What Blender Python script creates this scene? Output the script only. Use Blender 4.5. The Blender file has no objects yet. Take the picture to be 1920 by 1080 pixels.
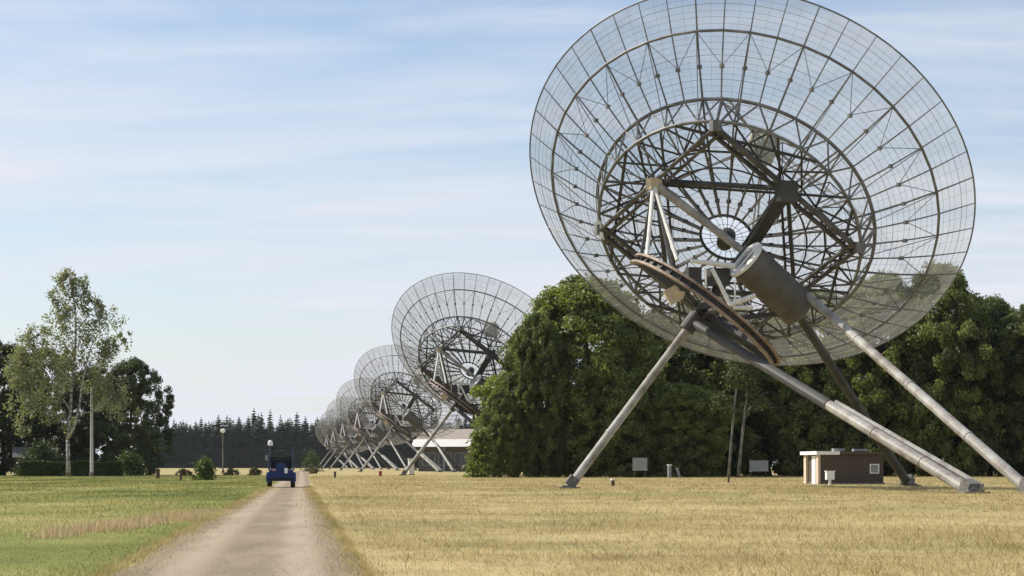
import bpy, math, random
import numpy as np
from mathutils import Vector, Matrix

S = bpy.context.scene
C = S.collection
R = math.radians

# ------------------------------------------------------------------ camera, sky, sun, exposure
F, H, HY = 3678.0, 1.17, 874.0            # focal length in photo pixels, eye height, horizon row
cam = bpy.data.cameras.new('camera')
cam.sensor_width = 36.0
cam.lens = 36.0 * F / 1920.0
cam.shift_y = (HY - 540.0) / 1920.0
cam.clip_start, cam.clip_end = 0.5, 20000.0
co = bpy.data.objects.new('camera', cam)
co.location = (0, 0, H)
co.rotation_euler = (R(90), 0, 0)
C.objects.link(co)
S.camera = co

SUN_EL, SUN_AZ = R(43), R(-68)            # azimuth clockwise from +Y: the sun stands to the left, a little ahead
tosun = Vector((math.sin(SUN_AZ) * math.cos(SUN_EL), math.cos(SUN_AZ) * math.cos(SUN_EL), math.sin(SUN_EL)))
sl = bpy.data.lights.new('sun', 'SUN')
sl.energy = 5.0
sl.angle = R(0.5)
sl.color = (1.0, 0.93, 0.82)
so = bpy.data.objects.new('sun', sl)
so.rotation_euler = (-tosun).to_track_quat('-Z', 'Y').to_euler()
so.location = (-60, 20, 80)
C.objects.link(so)

W = bpy.data.worlds.new('World')
S.world = W
W.use_nodes = True
wn, wl = W.node_tree.nodes, W.node_tree.links
wn.clear()


def N(nodes, t, **kw):
    n = nodes.new(t)
    for k, v in kw.items():
        setattr(n, k, v)
    return n


def build_world():
    out = N(wn, 'ShaderNodeOutputWorld')
    bg = N(wn, 'ShaderNodeBackground')
    bg.inputs['Strength'].default_value = 0.10
    sky = N(wn, 'ShaderNodeTexSky', sky_type='NISHITA')
    sky.sun_disc = False
    sky.sun_elevation = SUN_EL
    sky.sun_rotation = SUN_AZ % (2 * math.pi)
    sky.air_density, sky.dust_density, sky.ozone_density = 1.0, 0.8, 1.5
    tc = N(wn, 'ShaderNodeTexCoord')
    sep = N(wn, 'ShaderNodeSeparateXYZ')
    wl.new(tc.outputs['Generated'], sep.inputs[0])
    mx = N(wn, 'ShaderNodeMath', operation='MAXIMUM')
    wl.new(sep.outputs['Z'], mx.inputs[0])
    mx.inputs[1].default_value = 0.0
    ad = N(wn, 'ShaderNodeMath', operation='ADD')
    wl.new(mx.outputs[0], ad.inputs[0])
    ad.inputs[1].default_value = 0.10
    dx = N(wn, 'ShaderNodeMath', operation='DIVIDE')
    dy = N(wn, 'ShaderNodeMath', operation='DIVIDE')
    wl.new(sep.outputs['X'], dx.inputs[0]); wl.new(ad.outputs[0], dx.inputs[1])
    wl.new(sep.outputs['Y'], dy.inputs[0]); wl.new(ad.outputs[0], dy.inputs[1])
    cb = N(wn, 'ShaderNodeCombineXYZ')
    wl.new(dx.outputs[0], cb.inputs['X']); wl.new(dy.outputs[0], cb.inputs['Y'])

    def layer(scale, sx, sy, rot, lo, hi, seed, det=6.0):
        mp = N(wn, 'ShaderNodeMapping')
        mp.inputs['Location'].default_value = (seed, seed * 0.37, seed * 0.11)
        mp.inputs['Rotation'].default_value = (0, 0, R(rot))
        mp.inputs['Scale'].default_value = (sx, sy, 1)
        wl.new(cb.outputs[0], mp.inputs['Vector'])
        nz = N(wn, 'ShaderNodeTexNoise')
        nz.inputs['Scale'].default_value = scale
        nz.inputs['Detail'].default_value = det
        nz.inputs['Roughness'].default_value = 0.58
        nz.inputs['Distortion'].default_value = 0.5
        wl.new(mp.outputs[0], nz.inputs['Vector'])
        mr = N(wn, 'ShaderNodeMapRange', interpolation_type='SMOOTHSTEP')
        mr.inputs['From Min'].default_value = lo
        mr.inputs['From Max'].default_value = hi
        wl.new(nz.outputs['Fac'], mr.inputs['Value'])
        return mr.outputs[0]
    a = layer(1.0, 0.60, 1.15, 6, 0.31, 0.71, 3.1)
    b = layer(3.2, 0.35, 1.2, 9, 0.38, 0.77, 9.4, 12.0)
    sm = N(wn, 'ShaderNodeMath', operation='MULTIPLY_ADD')
    wl.new(b, sm.inputs[0]); sm.inputs[1].default_value = 0.55
    wl.new(a, sm.inputs[2])
    # thin cloud veil is denser low in the sky
    vz = N(wn, 'ShaderNodeMapRange')
    vz.inputs['From Min'].default_value = 0.0
    vz.inputs['From Max'].default_value = 0.24
    vz.inputs['To Min'].default_value = 0.62
    vz.inputs['To Max'].default_value = 0.04
    wl.new(sep.outputs['Z'], vz.inputs['Value'])
    s2 = N(wn, 'ShaderNodeMath', operation='MULTIPLY_ADD', use_clamp=True)
    wl.new(sm.outputs[0], s2.inputs[0]); s2.inputs[1].default_value = 0.50
    wl.new(vz.outputs[0], s2.inputs[2])
    mixc = N(wn, 'ShaderNodeMix', data_type='RGBA')
    wl.new(s2.outputs[0], mixc.inputs['Factor'])
    hs = N(wn, 'ShaderNodeHueSaturation')
    hs.inputs['Saturation'].default_value = 1.18
    hs.inputs['Value'].default_value = 1.10
    wl.new(sky.outputs[0], hs.inputs['Color'])
    wl.new(hs.outputs[0], mixc.inputs['A'])
    mixc.inputs['B'].default_value = (6.55, 6.75, 7.4, 1)
    wl.new(mixc.outputs['Result'], bg.inputs['Color'])
    wl.new(bg.outputs[0], out.inputs['Surface'])


build_world()
S.view_settings.view_transform = 'Standard'
S.view_settings.look = 'None'
S.view_settings.exposure = 0.30
S.view_settings.gamma = 1.0
S.render.engine = 'CYCLES'
S.cycles.transparent_max_bounces = 40
S.cycles.max_bounces = 6
S.cycles.use_denoising = True


def at(x, y, Y):
    """A point at depth Y seen at photo pixel (x, y)."""
    return Vector(((x - 960.0) / F * Y, Y, H - (y - HY) / F * Y))


def gy(y):
    """Depth of the ground seen at photo row y."""
    return F * H / (y - HY)


# ------------------------------------------------------------------ materials
def mat(name):
    m = bpy.data.materials.new(name)
    m.use_nodes = True
    nt = m.node_tree
    return m, nt.nodes, nt.links, nt.nodes['Principled BSDF'], nt.nodes['Material Output']


def noise_mat(name, stops, scale=2.0, rough=0.7, detail=6.0, sc=(1, 1, 1), coord='Object', bump=0.0, bscale=None, metallic=0.0,
              island=0.0, spec=0.3, transl=0.0):
    """A noise-driven colour ramp; stops = [(pos, (r, g, b))]."""
    m, n, l, b, o = mat(name)
    tc = N(n, 'ShaderNodeTexCoord')
    mp = N(n, 'ShaderNodeMapping')
    mp.inputs['Scale'].default_value = sc
    l.new(tc.outputs[coord], mp.inputs['Vector'])
    nz = N(n, 'ShaderNodeTexNoise')
    nz.inputs['Scale'].default_value = scale
    nz.inputs['Detail'].default_value = detail
    nz.inputs['Roughness'].default_value = 0.6
    l.new(mp.outputs[0], nz.inputs['Vector'])
    rp = N(n, 'ShaderNodeValToRGB')
    e = rp.color_ramp.elements
    while len(e) < len(stops):
        e.new(0.5)
    for k, (p, c) in enumerate(stops):
        e[k].position = p
        e[k].color = (*c, 1)
    l.new(nz.outputs['Fac'], rp.inputs['Fac'])
    col = rp.outputs['Color']
    if island:
        g = N(n, 'ShaderNodeNewGeometry')
        mr = N(n, 'ShaderNodeMapRange')
        mr.inputs['To Min'].default_value = 1 - island
        mr.inputs['To Max'].default_value = 1 + island
        l.new(g.outputs['Random Per Island'], mr.inputs['Value'])
        vm = N(n, 'ShaderNodeVectorMath', operation='SCALE')
        l.new(col, vm.inputs[0])
        l.new(mr.outputs[0], vm.inputs['Scale'])
        col = vm.outputs[0]
    l.new(col, b.inputs['Base Color'])
    if transl:
        tr = N(n, 'ShaderNodeBsdfTranslucent')
        l.new(col, tr.inputs['Color'])
        ms = N(n, 'ShaderNodeMixShader')
        ms.inputs['Fac'].default_value = transl
        l.new(b.outputs[0], ms.inputs[1]); l.new(tr.outputs[0], ms.inputs[2])
        l.new(ms.outputs[0], o.inputs['Surface'])
    b.inputs['Roughness'].default_value = rough
    b.inputs['Metallic'].default_value = metallic
    b.inputs['Specular IOR Level'].default_value = spec
    if bump:
        bp = N(n, 'ShaderNodeBump')
        bp.inputs['Strength'].default_value = bump
        bp.inputs['Distance'].default_value = 0.05
        n2 = N(n, 'ShaderNodeTexNoise')
        n2.inputs['Scale'].default_value = bscale or scale * 6
        n2.inputs['Detail'].default_value = 4
        l.new(mp.outputs[0], n2.inputs['Vector'])
        l.new(n2.outputs['Fac'], bp.inputs['Height'])
        l.new(bp.outputs[0], b.inputs['Normal'])
    return m


def leaf_mat(name, dark, light, transl=0.35, scale=0.35, island=0.35):
    m, n, l, b, o = mat(name)
    tc = N(n, 'ShaderNodeTexCoord')
    nz = N(n, 'ShaderNodeTexNoise')
    nz.inputs['Scale'].default_value = scale
    nz.inputs['Detail'].default_value = 3
    l.new(tc.outputs['Object'], nz.inputs['Vector'])
    oi = N(n, 'ShaderNodeObjectInfo')
    ad = N(n, 'ShaderNodeMath', operation='MULTIPLY_ADD')
    l.new(oi.outputs['Random'], ad.inputs[0]); ad.inputs[1].default_value = 0.28
    l.new(nz.outputs['Fac'], ad.inputs[2])
    rp = N(n, 'ShaderNodeValToRGB')
    rp.color_ramp.elements[0].position = 0.38
    rp.color_ramp.elements[0].color = (*dark, 1)
    rp.color_ramp.elements[1].position = 0.8
    rp.color_ramp.elements[1].color = (*light, 1)
    l.new(ad.outputs[0], rp.inputs['Fac'])
    g = N(n, 'ShaderNodeNewGeometry')
    mr = N(n, 'ShaderNodeMapRange')
    mr.inputs['To Min'].default_value = 1 - island
    mr.inputs['To Max'].default_value = 1 + island
    l.new(g.outputs['Random Per Island'], mr.inputs['Value'])
    vm = N(n, 'ShaderNodeVectorMath', operation='SCALE')
    l.new(rp.outputs[0], vm.inputs[0]); l.new(mr.outputs[0], vm.inputs['Scale'])
    l.new(vm.outputs[0], b.inputs['Base Color'])
    b.inputs['Roughness'].default_value = 0.55
    b.inputs['Specular IOR Level'].default_value = 0.35
    tr = N(n, 'ShaderNodeBsdfTranslucent')
    v2 = N(n, 'ShaderNodeVectorMath', operation='MULTIPLY')
    l.new(vm.outputs[0], v2.inputs[0])
    v2.inputs[1].default_value = (1.3, 1.5, 0.6)
    l.new(v2.outputs[0], tr.inputs['Color'])
    mx = N(n, 'ShaderNodeMixShader')
    mx.inputs['Fac'].default_value = transl
    l.new(b.outputs[0], mx.inputs[1]); l.new(tr.outputs[0], mx.inputs[2])
    l.new(mx.outputs[0], o.inputs['Surface'])
    return m


def wire_mesh_mat(name, cover, c):
    m, n, l, b, o = mat(name)
    tc = N(n, 'ShaderNodeTexCoord')
    nz = N(n, 'ShaderNodeTexNoise')
    nz.inputs['Scale'].default_value = 0.8
    nz.inputs['Detail'].default_value = 4
    l.new(tc.outputs['Object'], nz.inputs['Vector'])
    mr = N(n, 'ShaderNodeMapRange')
    mr.inputs['From Min'].default_value = 0.3
    mr.inputs['From Max'].default_value = 0.7
    mr.inputs['To Min'].default_value = cover * 0.8
    mr.inputs['To Max'].default_value = cover * 1.25
    l.new(nz.outputs['Fac'], mr.inputs['Value'])
    b.inputs['Base Color'].default_value = (*c, 1)
    b.inputs['Roughness'].default_value = 0.5
    tr = N(n, 'ShaderNodeBsdfTransparent')
    tl = N(n, 'ShaderNodeBsdfTranslucent')
    tl.inputs['Color'].default_value = (*c, 1)
    m0 = N(n, 'ShaderNodeMixShader')
    m0.inputs['Fac'].default_value = 0.35      # round wires pass some light to the side away from the sun
    l.new(b.outputs[0], m0.inputs[1]); l.new(tl.outputs[0], m0.inputs[2])
    mx = N(n, 'ShaderNodeMixShader')
    l.new(mr.outputs[0], mx.inputs['Fac'])
    l.new(tr.outputs[0], mx.inputs[1]); l.new(m0.outputs[0], mx.inputs[2])
    l.new(mx.outputs[0], o.inputs['Surface'])
    return m


def plain(name, c, rough=0.5, metallic=0.0, var=0.15, scale=3.0):
    d = tuple(v * (1 - var) for v in c)
    e = tuple(min(1, v * (1 + var)) for v in c)
    return noise_mat(name, [(0.3, d), (0.7, e)], scale=scale, rough=rough, metallic=metallic, detail=5)


M = {}
M['steel'] = noise_mat('weathered_steel', [(0.25, (.085, .08, .072)), (0.5, (.145, .143, .138)), (0.75, (.26, .258, .25))], scale=1.3, rough=0.5, detail=8)
M['leg_steel'] = noise_mat('leg_steel', [(0.30, (.11, .08, .06)), (0.42, (.22, .20, .175)), (0.55, (.32, .31, .28)), (0.75, (.44, .43, .40))], scale=1.1, rough=0.5, detail=12,
                           bump=0.2)
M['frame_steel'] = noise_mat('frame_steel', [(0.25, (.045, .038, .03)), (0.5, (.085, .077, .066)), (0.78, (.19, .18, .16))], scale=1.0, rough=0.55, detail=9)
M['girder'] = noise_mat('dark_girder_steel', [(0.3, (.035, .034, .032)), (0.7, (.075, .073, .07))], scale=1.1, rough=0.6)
M['gear'] = noise_mat('rusty_gear', [(0.25, (.10, .06, .04)), (0.5, (.24, .175, .13)), (0.8, (.36, .29, .23))], scale=1.6, rough=0.6, detail=8)
M['drum'] = noise_mat('drum_steel', [(0.25, (.075, .06, .04)), (0.55, (.105, .098, .085)), (0.8, (.13, .125, .115))], scale=0.9, rough=0.55, detail=8)
M['white_steel'] = plain('white_painted_steel', (.74, .72, .66), 0.45)
M['wire'] = wire_mesh_mat('wire_mesh', 0.33, (.46, .46, .44))
M['purlin'] = plain('purlin_wire', (.32, .32, .30), 0.5)
M['box_green'] = plain('grey_green_box', (.20, .23, .18), 0.6)
M['box_tan'] = plain('tan_panel', (.52, .43, .30), 0.6)
M['concrete'] = noise_mat('concrete', [(0.3, (.10, .095, .085)), (0.7, (.20, .19, .17))], scale=5, rough=0.9)
M['brick'] = noise_mat('brown_brick', [(0.3, (.055, .042, .032)), (0.7, (.11, .085, .065))], scale=9, rough=0.9)
M['beige'] = plain('beige_render', (.55, .45, .35), 0.8)
M['white'] = plain('white_paint', (.78, .77, .74), 0.5, var=0.06)
M['glass'] = plain('dark_window_glass', (.05, .06, .07), 0.1, var=0.05)
M['wall_dark'] = plain('dark_timber_wall', (.09, .085, .08), 0.8)
M['roof_grey'] = noise_mat('roof_gravel', [(0.3, (.22, .19, .16)), (0.7, (.36, .31, .26))], scale=2, rough=0.9)
M['blue'] = plain('dark_blue_paint', (.010, .028, .12), 0.35, var=0.2)
M['teal'] = plain('blue_grey_post', (.03, .06, .09), 0.5)
M['black'] = plain('black_rubber', (.015, .015, .016), 0.7)
M['dark_glass'] = plain('tinted_cab_glass', (.012, .022, .022), 0.12)
M['board'] = plain('grey_board', (.24, .25, .25), 0.6)
M['wood'] = noise_mat('brown_post_wood', [(0.3, (.06, .042, .028)), (0.7, (.13, .095, .065))], scale=6, rough=0.9)
M['red'] = plain('faded_red', (.35, .06, .05), 0.6)
M['lamp_glass'] = plain('white_lamp_globe', (.8, .8, .78), 0.2, var=0.03)
M['tail'] = plain('pinkish_lens', (.45, .25, .25), 0.3)
M['pole'] = plain('grey_pole', (.50, .50, .48), 0.5)
M['bark'] = noise_mat('dark_bark', [(0.3, (.035, .026, .018)), (0.7, (.10, .08, .06))], scale=4, rough=0.95, sc=(1, 1, .3), bump=0.5)
M['bark_grey'] = noise_mat('grey_bark', [(.35, (.07, .065, .055)), (.65, (.22, .21, .18))], scale=2.2, rough=.9, sc=(1, 1, .6))
M['birch_bark'] = noise_mat('birch_bark', [(0.40, (.08, .07, .06)), (0.50, (.32, .30, .27)), (0.7, (.48, .46, .42))], scale=1.6, rough=0.8,
                            sc=(1, 1, 2.2), detail=5)
M['oak_leaf'] = leaf_mat('oak_leaves', (.032, .047, .012), (.19, .215, .058), 0.40)
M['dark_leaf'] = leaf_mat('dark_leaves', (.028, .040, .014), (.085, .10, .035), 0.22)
M['birch_leaf'] = leaf_mat('birch_leaves', (.11, .112, .07), (.245, .24, .16), 0.38)
M['spruce'] = leaf_mat('spruce_needles', (.018, .033, .017), (.042, .062, .028), 0.08, scale=0.12)
M['shrub_leaf'] = leaf_mat('shrub_leaves', (.06, .09, .02), (.14, .17, .05), 0.3, scale=1.5)
M['hedge_leaf'] = leaf_mat('hedge_leaves', (.025, .045, .012), (.07, .10, .025), 0.2, scale=0.8)
M['heath'] = leaf_mat('brown_heath', (.11, .085, .04), (.24, .19, .09), 0.2, scale=1.2)


def field_colour(n, l, lift):
    """Straw with dull green and brown patches of several sizes; returns a colour socket."""
    tc = N(n, 'ShaderNodeTexCoord')

    def layer(sc, scale, stops, det=8):
        mp = N(n, 'ShaderNodeMapping')
        mp.inputs['Scale'].default_value = sc
        l.new(tc.outputs['Object'], mp.inputs['Vector'])
        nz = N(n, 'ShaderNodeTexNoise')
        nz.inputs['Scale'].default_value = scale
        nz.inputs['Detail'].default_value = det
        nz.inputs['Roughness'].default_value = 0.62
        nz.inputs['Distortion'].default_value = 0.5
        l.new(mp.outputs[0], nz.inputs['Vector'])
        rp = N(n, 'ShaderNodeValToRGB')
        e = rp.color_ramp.elements
        while len(e) < len(stops):
            e.new(.5)
        for k, (p, c) in enumerate(stops):
            e[k].position = p
            e[k].color = (*c, 1)
        l.new(nz.outputs['Fac'], rp.inputs['Fac'])
        return rp.outputs[0]

    def mix(f, a, b):
        mx = N(n, 'ShaderNodeMix', data_type='RGBA')
        if isinstance(f, float):
            mx.inputs['Factor'].default_value = f
        else:
            l.new(f, mx.inputs['Factor'])
        l.new(a, mx.inputs['A']); l.new(b, mx.inputs['B'])
        return mx.outputs['Result']
    k = lift
    straw = layer((.05, .09, 1), 1.6, [(.33, (.22 * k, .19 * k, .075 * k)), (.45, (.33 * k, .265 * k, .115 * k)), (.55, (.43 * k, .34 * k, .16 * k)), (.67, (.52 * k, .43 * k, .23 * k))])
    fine = layer((.9, .45, 1), 1.3, [(.3, (.21 * k, .17 * k, .075 * k)), (.5, (.40 * k, .315 * k, .145 * k)), (.72, (.55 * k, .45 * k, .25 * k))])
    green = layer((.3, .3, 1), 1.0, [(.3, (.13 * k, .145 * k, .04 * k)), (.7, (.24 * k, .235 * k, .075 * k))])
    brown = layer((.5, .5, 1), 1.0, [(.3, (.15 * k, .105 * k, .05 * k)), (.7, (.27 * k, .19 * k, .10 * k))])
    gm = layer((.055, .10, 1), 1.0, [(.50, (0, 0, 0)), (.66, (.55, .55, .55))], 9)
    bm = layer((.16, .32, 1.7), 1.0, [(.57, (0, 0, 0)), (.70, (.7, .7, .7))], 9)
    c = mix(.45, straw, fine)
    c = mix(gm, c, green)
    return mix(bm, c, brown)


def field_mat(name, lift, transl):
    m, n, l, b, o = mat(name)
    col = field_colour(n, l, lift)
    if transl:
        g = N(n, 'ShaderNodeNewGeometry')
        mr = N(n, 'ShaderNodeMapRange')
        mr.inputs['To Min'].default_value = .65
        mr.inputs['To Max'].default_value = 1.35
        l.new(g.outputs['Random Per Island'], mr.inputs['Value'])
        vm = N(n, 'ShaderNodeVectorMath', operation='SCALE')
        l.new(col, vm.inputs[0]); l.new(mr.outputs[0], vm.inputs['Scale'])
        col = vm.outputs[0]
        tr = N(n, 'ShaderNodeBsdfTranslucent')
        l.new(col, tr.inputs['Color'])
        ms = N(n, 'ShaderNodeMixShader')
        ms.inputs['Fac'].default_value = transl
        l.new(b.outputs[0], ms.inputs[1]); l.new(tr.outputs[0], ms.inputs[2])
        l.new(ms.outputs[0], o.inputs['Surface'])
    l.new(col, b.inputs['Base Color'])
    b.inputs['Roughness'].default_value = 0.9
    b.inputs['Specular IOR Level'].default_value = 0.12
    return m


M['ground'] = field_mat('dry_field_soil', .95, 0)
M['lawn'] = noise_mat('lawn_soil', [(.36, (.10, .115, .028)), (.5, (.185, .195, .052)), (.66, (.33, .29, .11))], scale=1.2, sc=(.10, .05, 1), rough=.95, spec=.1)
def road_mat():
    m, n, l, b, o = mat('gravel_track')
    tc = N(n, 'ShaderNodeTexCoord')
    sp = N(n, 'ShaderNodeSeparateXYZ')
    l.new(tc.outputs['Object'], sp.inputs[0])
    u = N(n, 'ShaderNodeMath', operation='MULTIPLY_ADD')        # metres across the track
    l.new(sp.outputs['Y'], u.inputs[0]); u.inputs[1].default_value = .1072
    l.new(sp.outputs['X'], u.inputs[2])

    def nz(scale, sc, det=8, rough=.6):
        mp = N(n, 'ShaderNodeMapping')
        mp.inputs['Scale'].default_value = sc
        l.new(tc.outputs['Object'], mp.inputs['Vector'])
        x = N(n, 'ShaderNodeTexNoise')
        x.inputs['Scale'].default_value = scale
        x.inputs['Detail'].default_value = det
        x.inputs['Roughness'].default_value = rough
        l.new(mp.outputs[0], x.inputs['Vector'])
        return x.outputs['Fac']
    big, fine = nz(.8, (1.2, .25, 1)), nz(26, (1, .6, 1), 4, .75)
    uw = N(n, 'ShaderNodeMath', operation='MULTIPLY_ADD')
    l.new(big, uw.inputs[0]); uw.inputs[1].default_value = .5
    l.new(u.outputs[0], uw.inputs[2])
    c = N(n, 'ShaderNodeMath', operation='ADD')
    l.new(uw.outputs[0], c.inputs[0]); c.inputs[1].default_value = .46
    ab = N(n, 'ShaderNodeMath', operation='ABSOLUTE')
    l.new(c.outputs[0], ab.inputs[0])
    d = N(n, 'ShaderNodeMath', operation='SUBTRACT')
    l.new(ab.outputs[0], d.inputs[0]); d.inputs[1].default_value = .68
    d2 = N(n, 'ShaderNodeMath', operation='ABSOLUTE')
    l.new(d.outputs[0], d2.inputs[0])
    rut = N(n, 'ShaderNodeMapRange', interpolation_type='SMOOTHSTEP')
    rut.inputs['From Min'].default_value = .08
    rut.inputs['From Max'].default_value = .42
    l.new(d2.outputs[0], rut.inputs['Value'])
    f = N(n, 'ShaderNodeMath', operation='MULTIPLY_ADD')
    l.new(rut.outputs[0], f.inputs[0]); f.inputs[1].default_value = -.20
    l.new(fine, f.inputs[2])
    g = N(n, 'ShaderNodeMath', operation='MULTIPLY_ADD')
    l.new(big, g.inputs[0]); g.inputs[1].default_value = .5
    l.new(f.outputs[0], g.inputs[2])
    rp = N(n, 'ShaderNodeValToRGB')
    e = rp.color_ramp.elements
    e.new(.5)
    for k, (p, cc) in enumerate([(.38, (.15, .12, .075)), (.62, (.285, .225, .158)), (.88, (.40, .325, .245))]):
        e[k].position = p
        e[k].color = (*cc, 1)
    l.new(g.outputs[0], rp.inputs['Fac'])
    l.new(rp.outputs[0], b.inputs['Base Color'])
    b.inputs['Roughness'].default_value = .95
    b.inputs['Specular IOR Level'].default_value = .1
    bp = N(n, 'ShaderNodeBump')
    bp.inputs['Strength'].default_value = .35
    bp.inputs['Distance'].default_value = .02
    l.new(fine, bp.inputs['Height'])
    l.new(bp.outputs[0], b.inputs['Normal'])
    return m


M['road'] = road_mat()
M['dry_blade'] = field_mat('dry_grass', 1.12, .45)
M['weed_blade'] = noise_mat('field_weeds', [(.3, (.10, .12, .035)), (.5, (.26, .21, .09)), (.7, (.34, .24, .13))], scale=.5, rough=.8, island=.3, spec=.15, transl=.4)
M['tan_blade'] = noise_mat('tall_tan_grass', [(.3, (.42, .31, .17)), (.7, (.58, .44, .27))], scale=.3, rough=.8, island=.3, spec=.15, transl=.45)
M['green_blade'] = noise_mat('green_grass', [(.36, (.10, .115, .028)), (.5, (.185, .195, .052)), (.66, (.33, .29, .11))], scale=1.2, sc=(.10, .05, 1), rough=.8,
                             island=.3, spec=.15, transl=.45)


# ------------------------------------------------------------------ mesh helpers
class MB:
    """Collects boxes, tubes and rings into one mesh."""
    def __init__(s):
        s.v, s.f = [], []

    def add(s, vs, fs):
        k = len(s.v)
        s.v += [tuple(v) for v in vs]
        s.f += [tuple(i + k for i in f) for f in fs]

    def tube(s, P, Q, r0, r1=None, n=6, caps=True):
        P, Q = Vector(P), Vector(Q)
        r1 = r0 if r1 is None else r1
        d = (Q - P)
        if d.length < 1e-6:
            return s
        d.normalize()
        a = d.orthogonal().normalized()
        b = d.cross(a)
        vs = []
        for (c, r) in ((P, r0), (Q, r1)):
            for k in range(n):
                t = 2 * math.pi * k / n
                vs.append(c + (a * math.cos(t) + b * math.sin(t)) * r)
        fs = [(k, (k + 1) % n, n + (k + 1) % n, n + k) for k in range(n)]
        if caps:
            fs += [tuple(range(n - 1, -1, -1)), tuple(range(n, 2 * n))]
        s.add(vs, fs)
        return s

    def path(s, pts, rs, n=6, closed=False):
        pts = [Vector(p) for p in pts]
        m = len(pts)
        if not hasattr(rs, '__len__'):
            rs = [rs] * m
        vs, prev = [], None
        for i, p in enumerate(pts):
            if closed:
                d = pts[(i + 1) % m] - pts[i - 1]
            else:
                d = pts[min(i + 1, m - 1)] - pts[max(i - 1, 0)]
            d.normalize()
            a = (prev - d * prev.dot(d)) if prev is not None else d.orthogonal()
            a.normalize()
            prev = a
            b = d.cross(a)
            for k in range(n):
                t = 2 * math.pi * k / n
                vs.append(p + (a * math.cos(t) + b * math.sin(t)) * rs[i])
        fs = []
        for i in range(m if closed else m - 1):
            j = (i + 1) % m
            fs += [(i * n + k, i * n + (k + 1) % n, j * n + (k + 1) % n, j * n + k) for k in range(n)]
        if not closed:
            fs += [tuple(range(n - 1, -1, -1)), tuple(range((m - 1) * n, m * n))]
        s.add(vs, fs)
        return s

    def beam(s, P, Q, w, h, up):
        """A rectangular beam from P to Q, w across, h along up."""
        P, Q = Vector(P), Vector(Q)
        d = (Q - P).normalized()
        u = Vector(up)
        u = (u - d * u.dot(d)).normalized()
        x = d.cross(u)
        vs = [c + x * (w / 2 * i) + u * (h / 2 * j) for c in (P, Q) for (i, j) in ((-1, -1), (1, -1), (1, 1), (-1, 1))]
        s.add(vs, [(3, 2, 1, 0), (4, 5, 6, 7), (0, 1, 5, 4), (1, 2, 6, 5), (2, 3, 7, 6), (3, 0, 4, 7)])
        return s

    def box(s, c, size, rz=0.0):
        c = Vector(c)
        x, y, z = (v / 2 for v in size)
        rm = Matrix.Rotation(rz, 3, 'Z')
        vs = [c + rm @ Vector((i * x, j * y, k * z)) for k in (-1, 1) for (i, j) in ((-1, -1), (1, -1), (1, 1), (-1, 1))]
        s.add(vs, [(3, 2, 1, 0), (4, 5, 6, 7), (0, 1, 5, 4), (1, 2, 6, 5), (2, 3, 7, 6), (3, 0, 4, 7)])
        return s

    def prism(s, pts, ext):
        """Extrude a polygon of points by a vector."""
        pts = [Vector(p) for p in pts]
        e = Vector(ext)
        n = len(pts)
        s.add(pts + [p + e for p in pts], [tuple(range(n - 1, -1, -1)), tuple(range(n, 2 * n))] +
              [(k, (k + 1) % n, n + (k + 1) % n, n + k) for k in range(n)])
        return s

    def lathe(s, P, axis, prof, n=24):
        """Revolve (distance along axis, radius) pairs about the axis through P."""
        P, d = Vector(P), Vector(axis).normalized()
        a = d.orthogonal().normalized()
        b = d.cross(a)
        vs = []
        for (t, r) in prof:
            for k in range(n):
                th = 2 * math.pi * k / n
                vs.append(P + d * t + (a * math.cos(th) + b * math.sin(th)) * max(r, 1e-4))
        fs = []
        for i in range(len(prof) - 1):
            fs += [(i * n + k, i * n + (k + 1) % n, (i + 1) * n + (k + 1) % n, (i + 1) * n + k) for k in range(n)]
        s.add(vs, fs)
        return s

    def build(s, name, m, parent=None, org=(0, 0, 0), smooth=False):
        me = bpy.data.meshes.new(name)
        o = Vector(org)
        me.from_pydata([tuple(Vector(v) - o) for v in s.v], [], s.f)
        me.materials.append(m)
        if smooth:
            me.polygons.foreach_set('use_smooth', [True] * len(me.polygons))
        me.update()
        ob = bpy.data.objects.new(name, me)
        C.objects.link(ob)
        if parent:
            ob.parent = parent
        else:
            ob.location = o
        return ob


def np_mesh(name, V, nper, m, parent=None, smooth=False):
    """V: (faces, nper, 3) array of loose polygons."""
    nf = len(V)
    me = bpy.data.meshes.new(name)
    me.vertices.add(nf * nper)
    me.vertices.foreach_set('co', V.astype(np.float32).ravel())
    me.loops.add(nf * nper)
    me.loops.foreach_set('vertex_index', np.arange(nf * nper, dtype=np.int32))
    me.polygons.add(nf)
    me.polygons.foreach_set('loop_start', np.arange(0, nf * nper, nper, dtype=np.int32))
    me.polygons.foreach_set('loop_total', np.full(nf, nper, dtype=np.int32))
    me.materials.append(m)
    me.update(calc_edges=True)
    ob = bpy.data.objects.new(name, me)
    C.objects.link(ob)
    if parent:
        ob.parent = parent
    return ob


def thing(name, label, cat, loc=(0, 0, 0), rz=0.0, group=None):
    o = bpy.data.objects.new(name, None)
    o.empty_display_size = 0.3
    C.objects.link(o)
    o.location = loc
    o.rotation_euler = (0, 0, rz)
    tag(o, label, cat, group)
    return o


def tag(o, label, cat, group=None):
    o['label'] = label
    o['category'] = cat
    if group:
        o['group'] = group
    return o


KIDS = {}


def copy_tree(o, parent=None):
    c = o.copy()
    C.objects.link(c)
    c.parent = parent
    for ch in o.children:
        copy_tree(ch, c)
    return c


# ------------------------------------------------------------------ the setting
def sheet(name, pts, z, m):
    me = bpy.data.meshes.new(name)
    me.from_pydata([(x, y, z) for x, y in pts], [], [tuple(range(len(pts)))])
    me.materials.append(m)
    ob = bpy.data.objects.new(name, me)
    C.objects.link(ob)
    ob['kind'] = 'structure'
    return ob


sheet('ground', [(-6000, -300), (6000, -300), (6000, 12000), (-6000, 12000)], 0.0, M['ground'])


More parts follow.
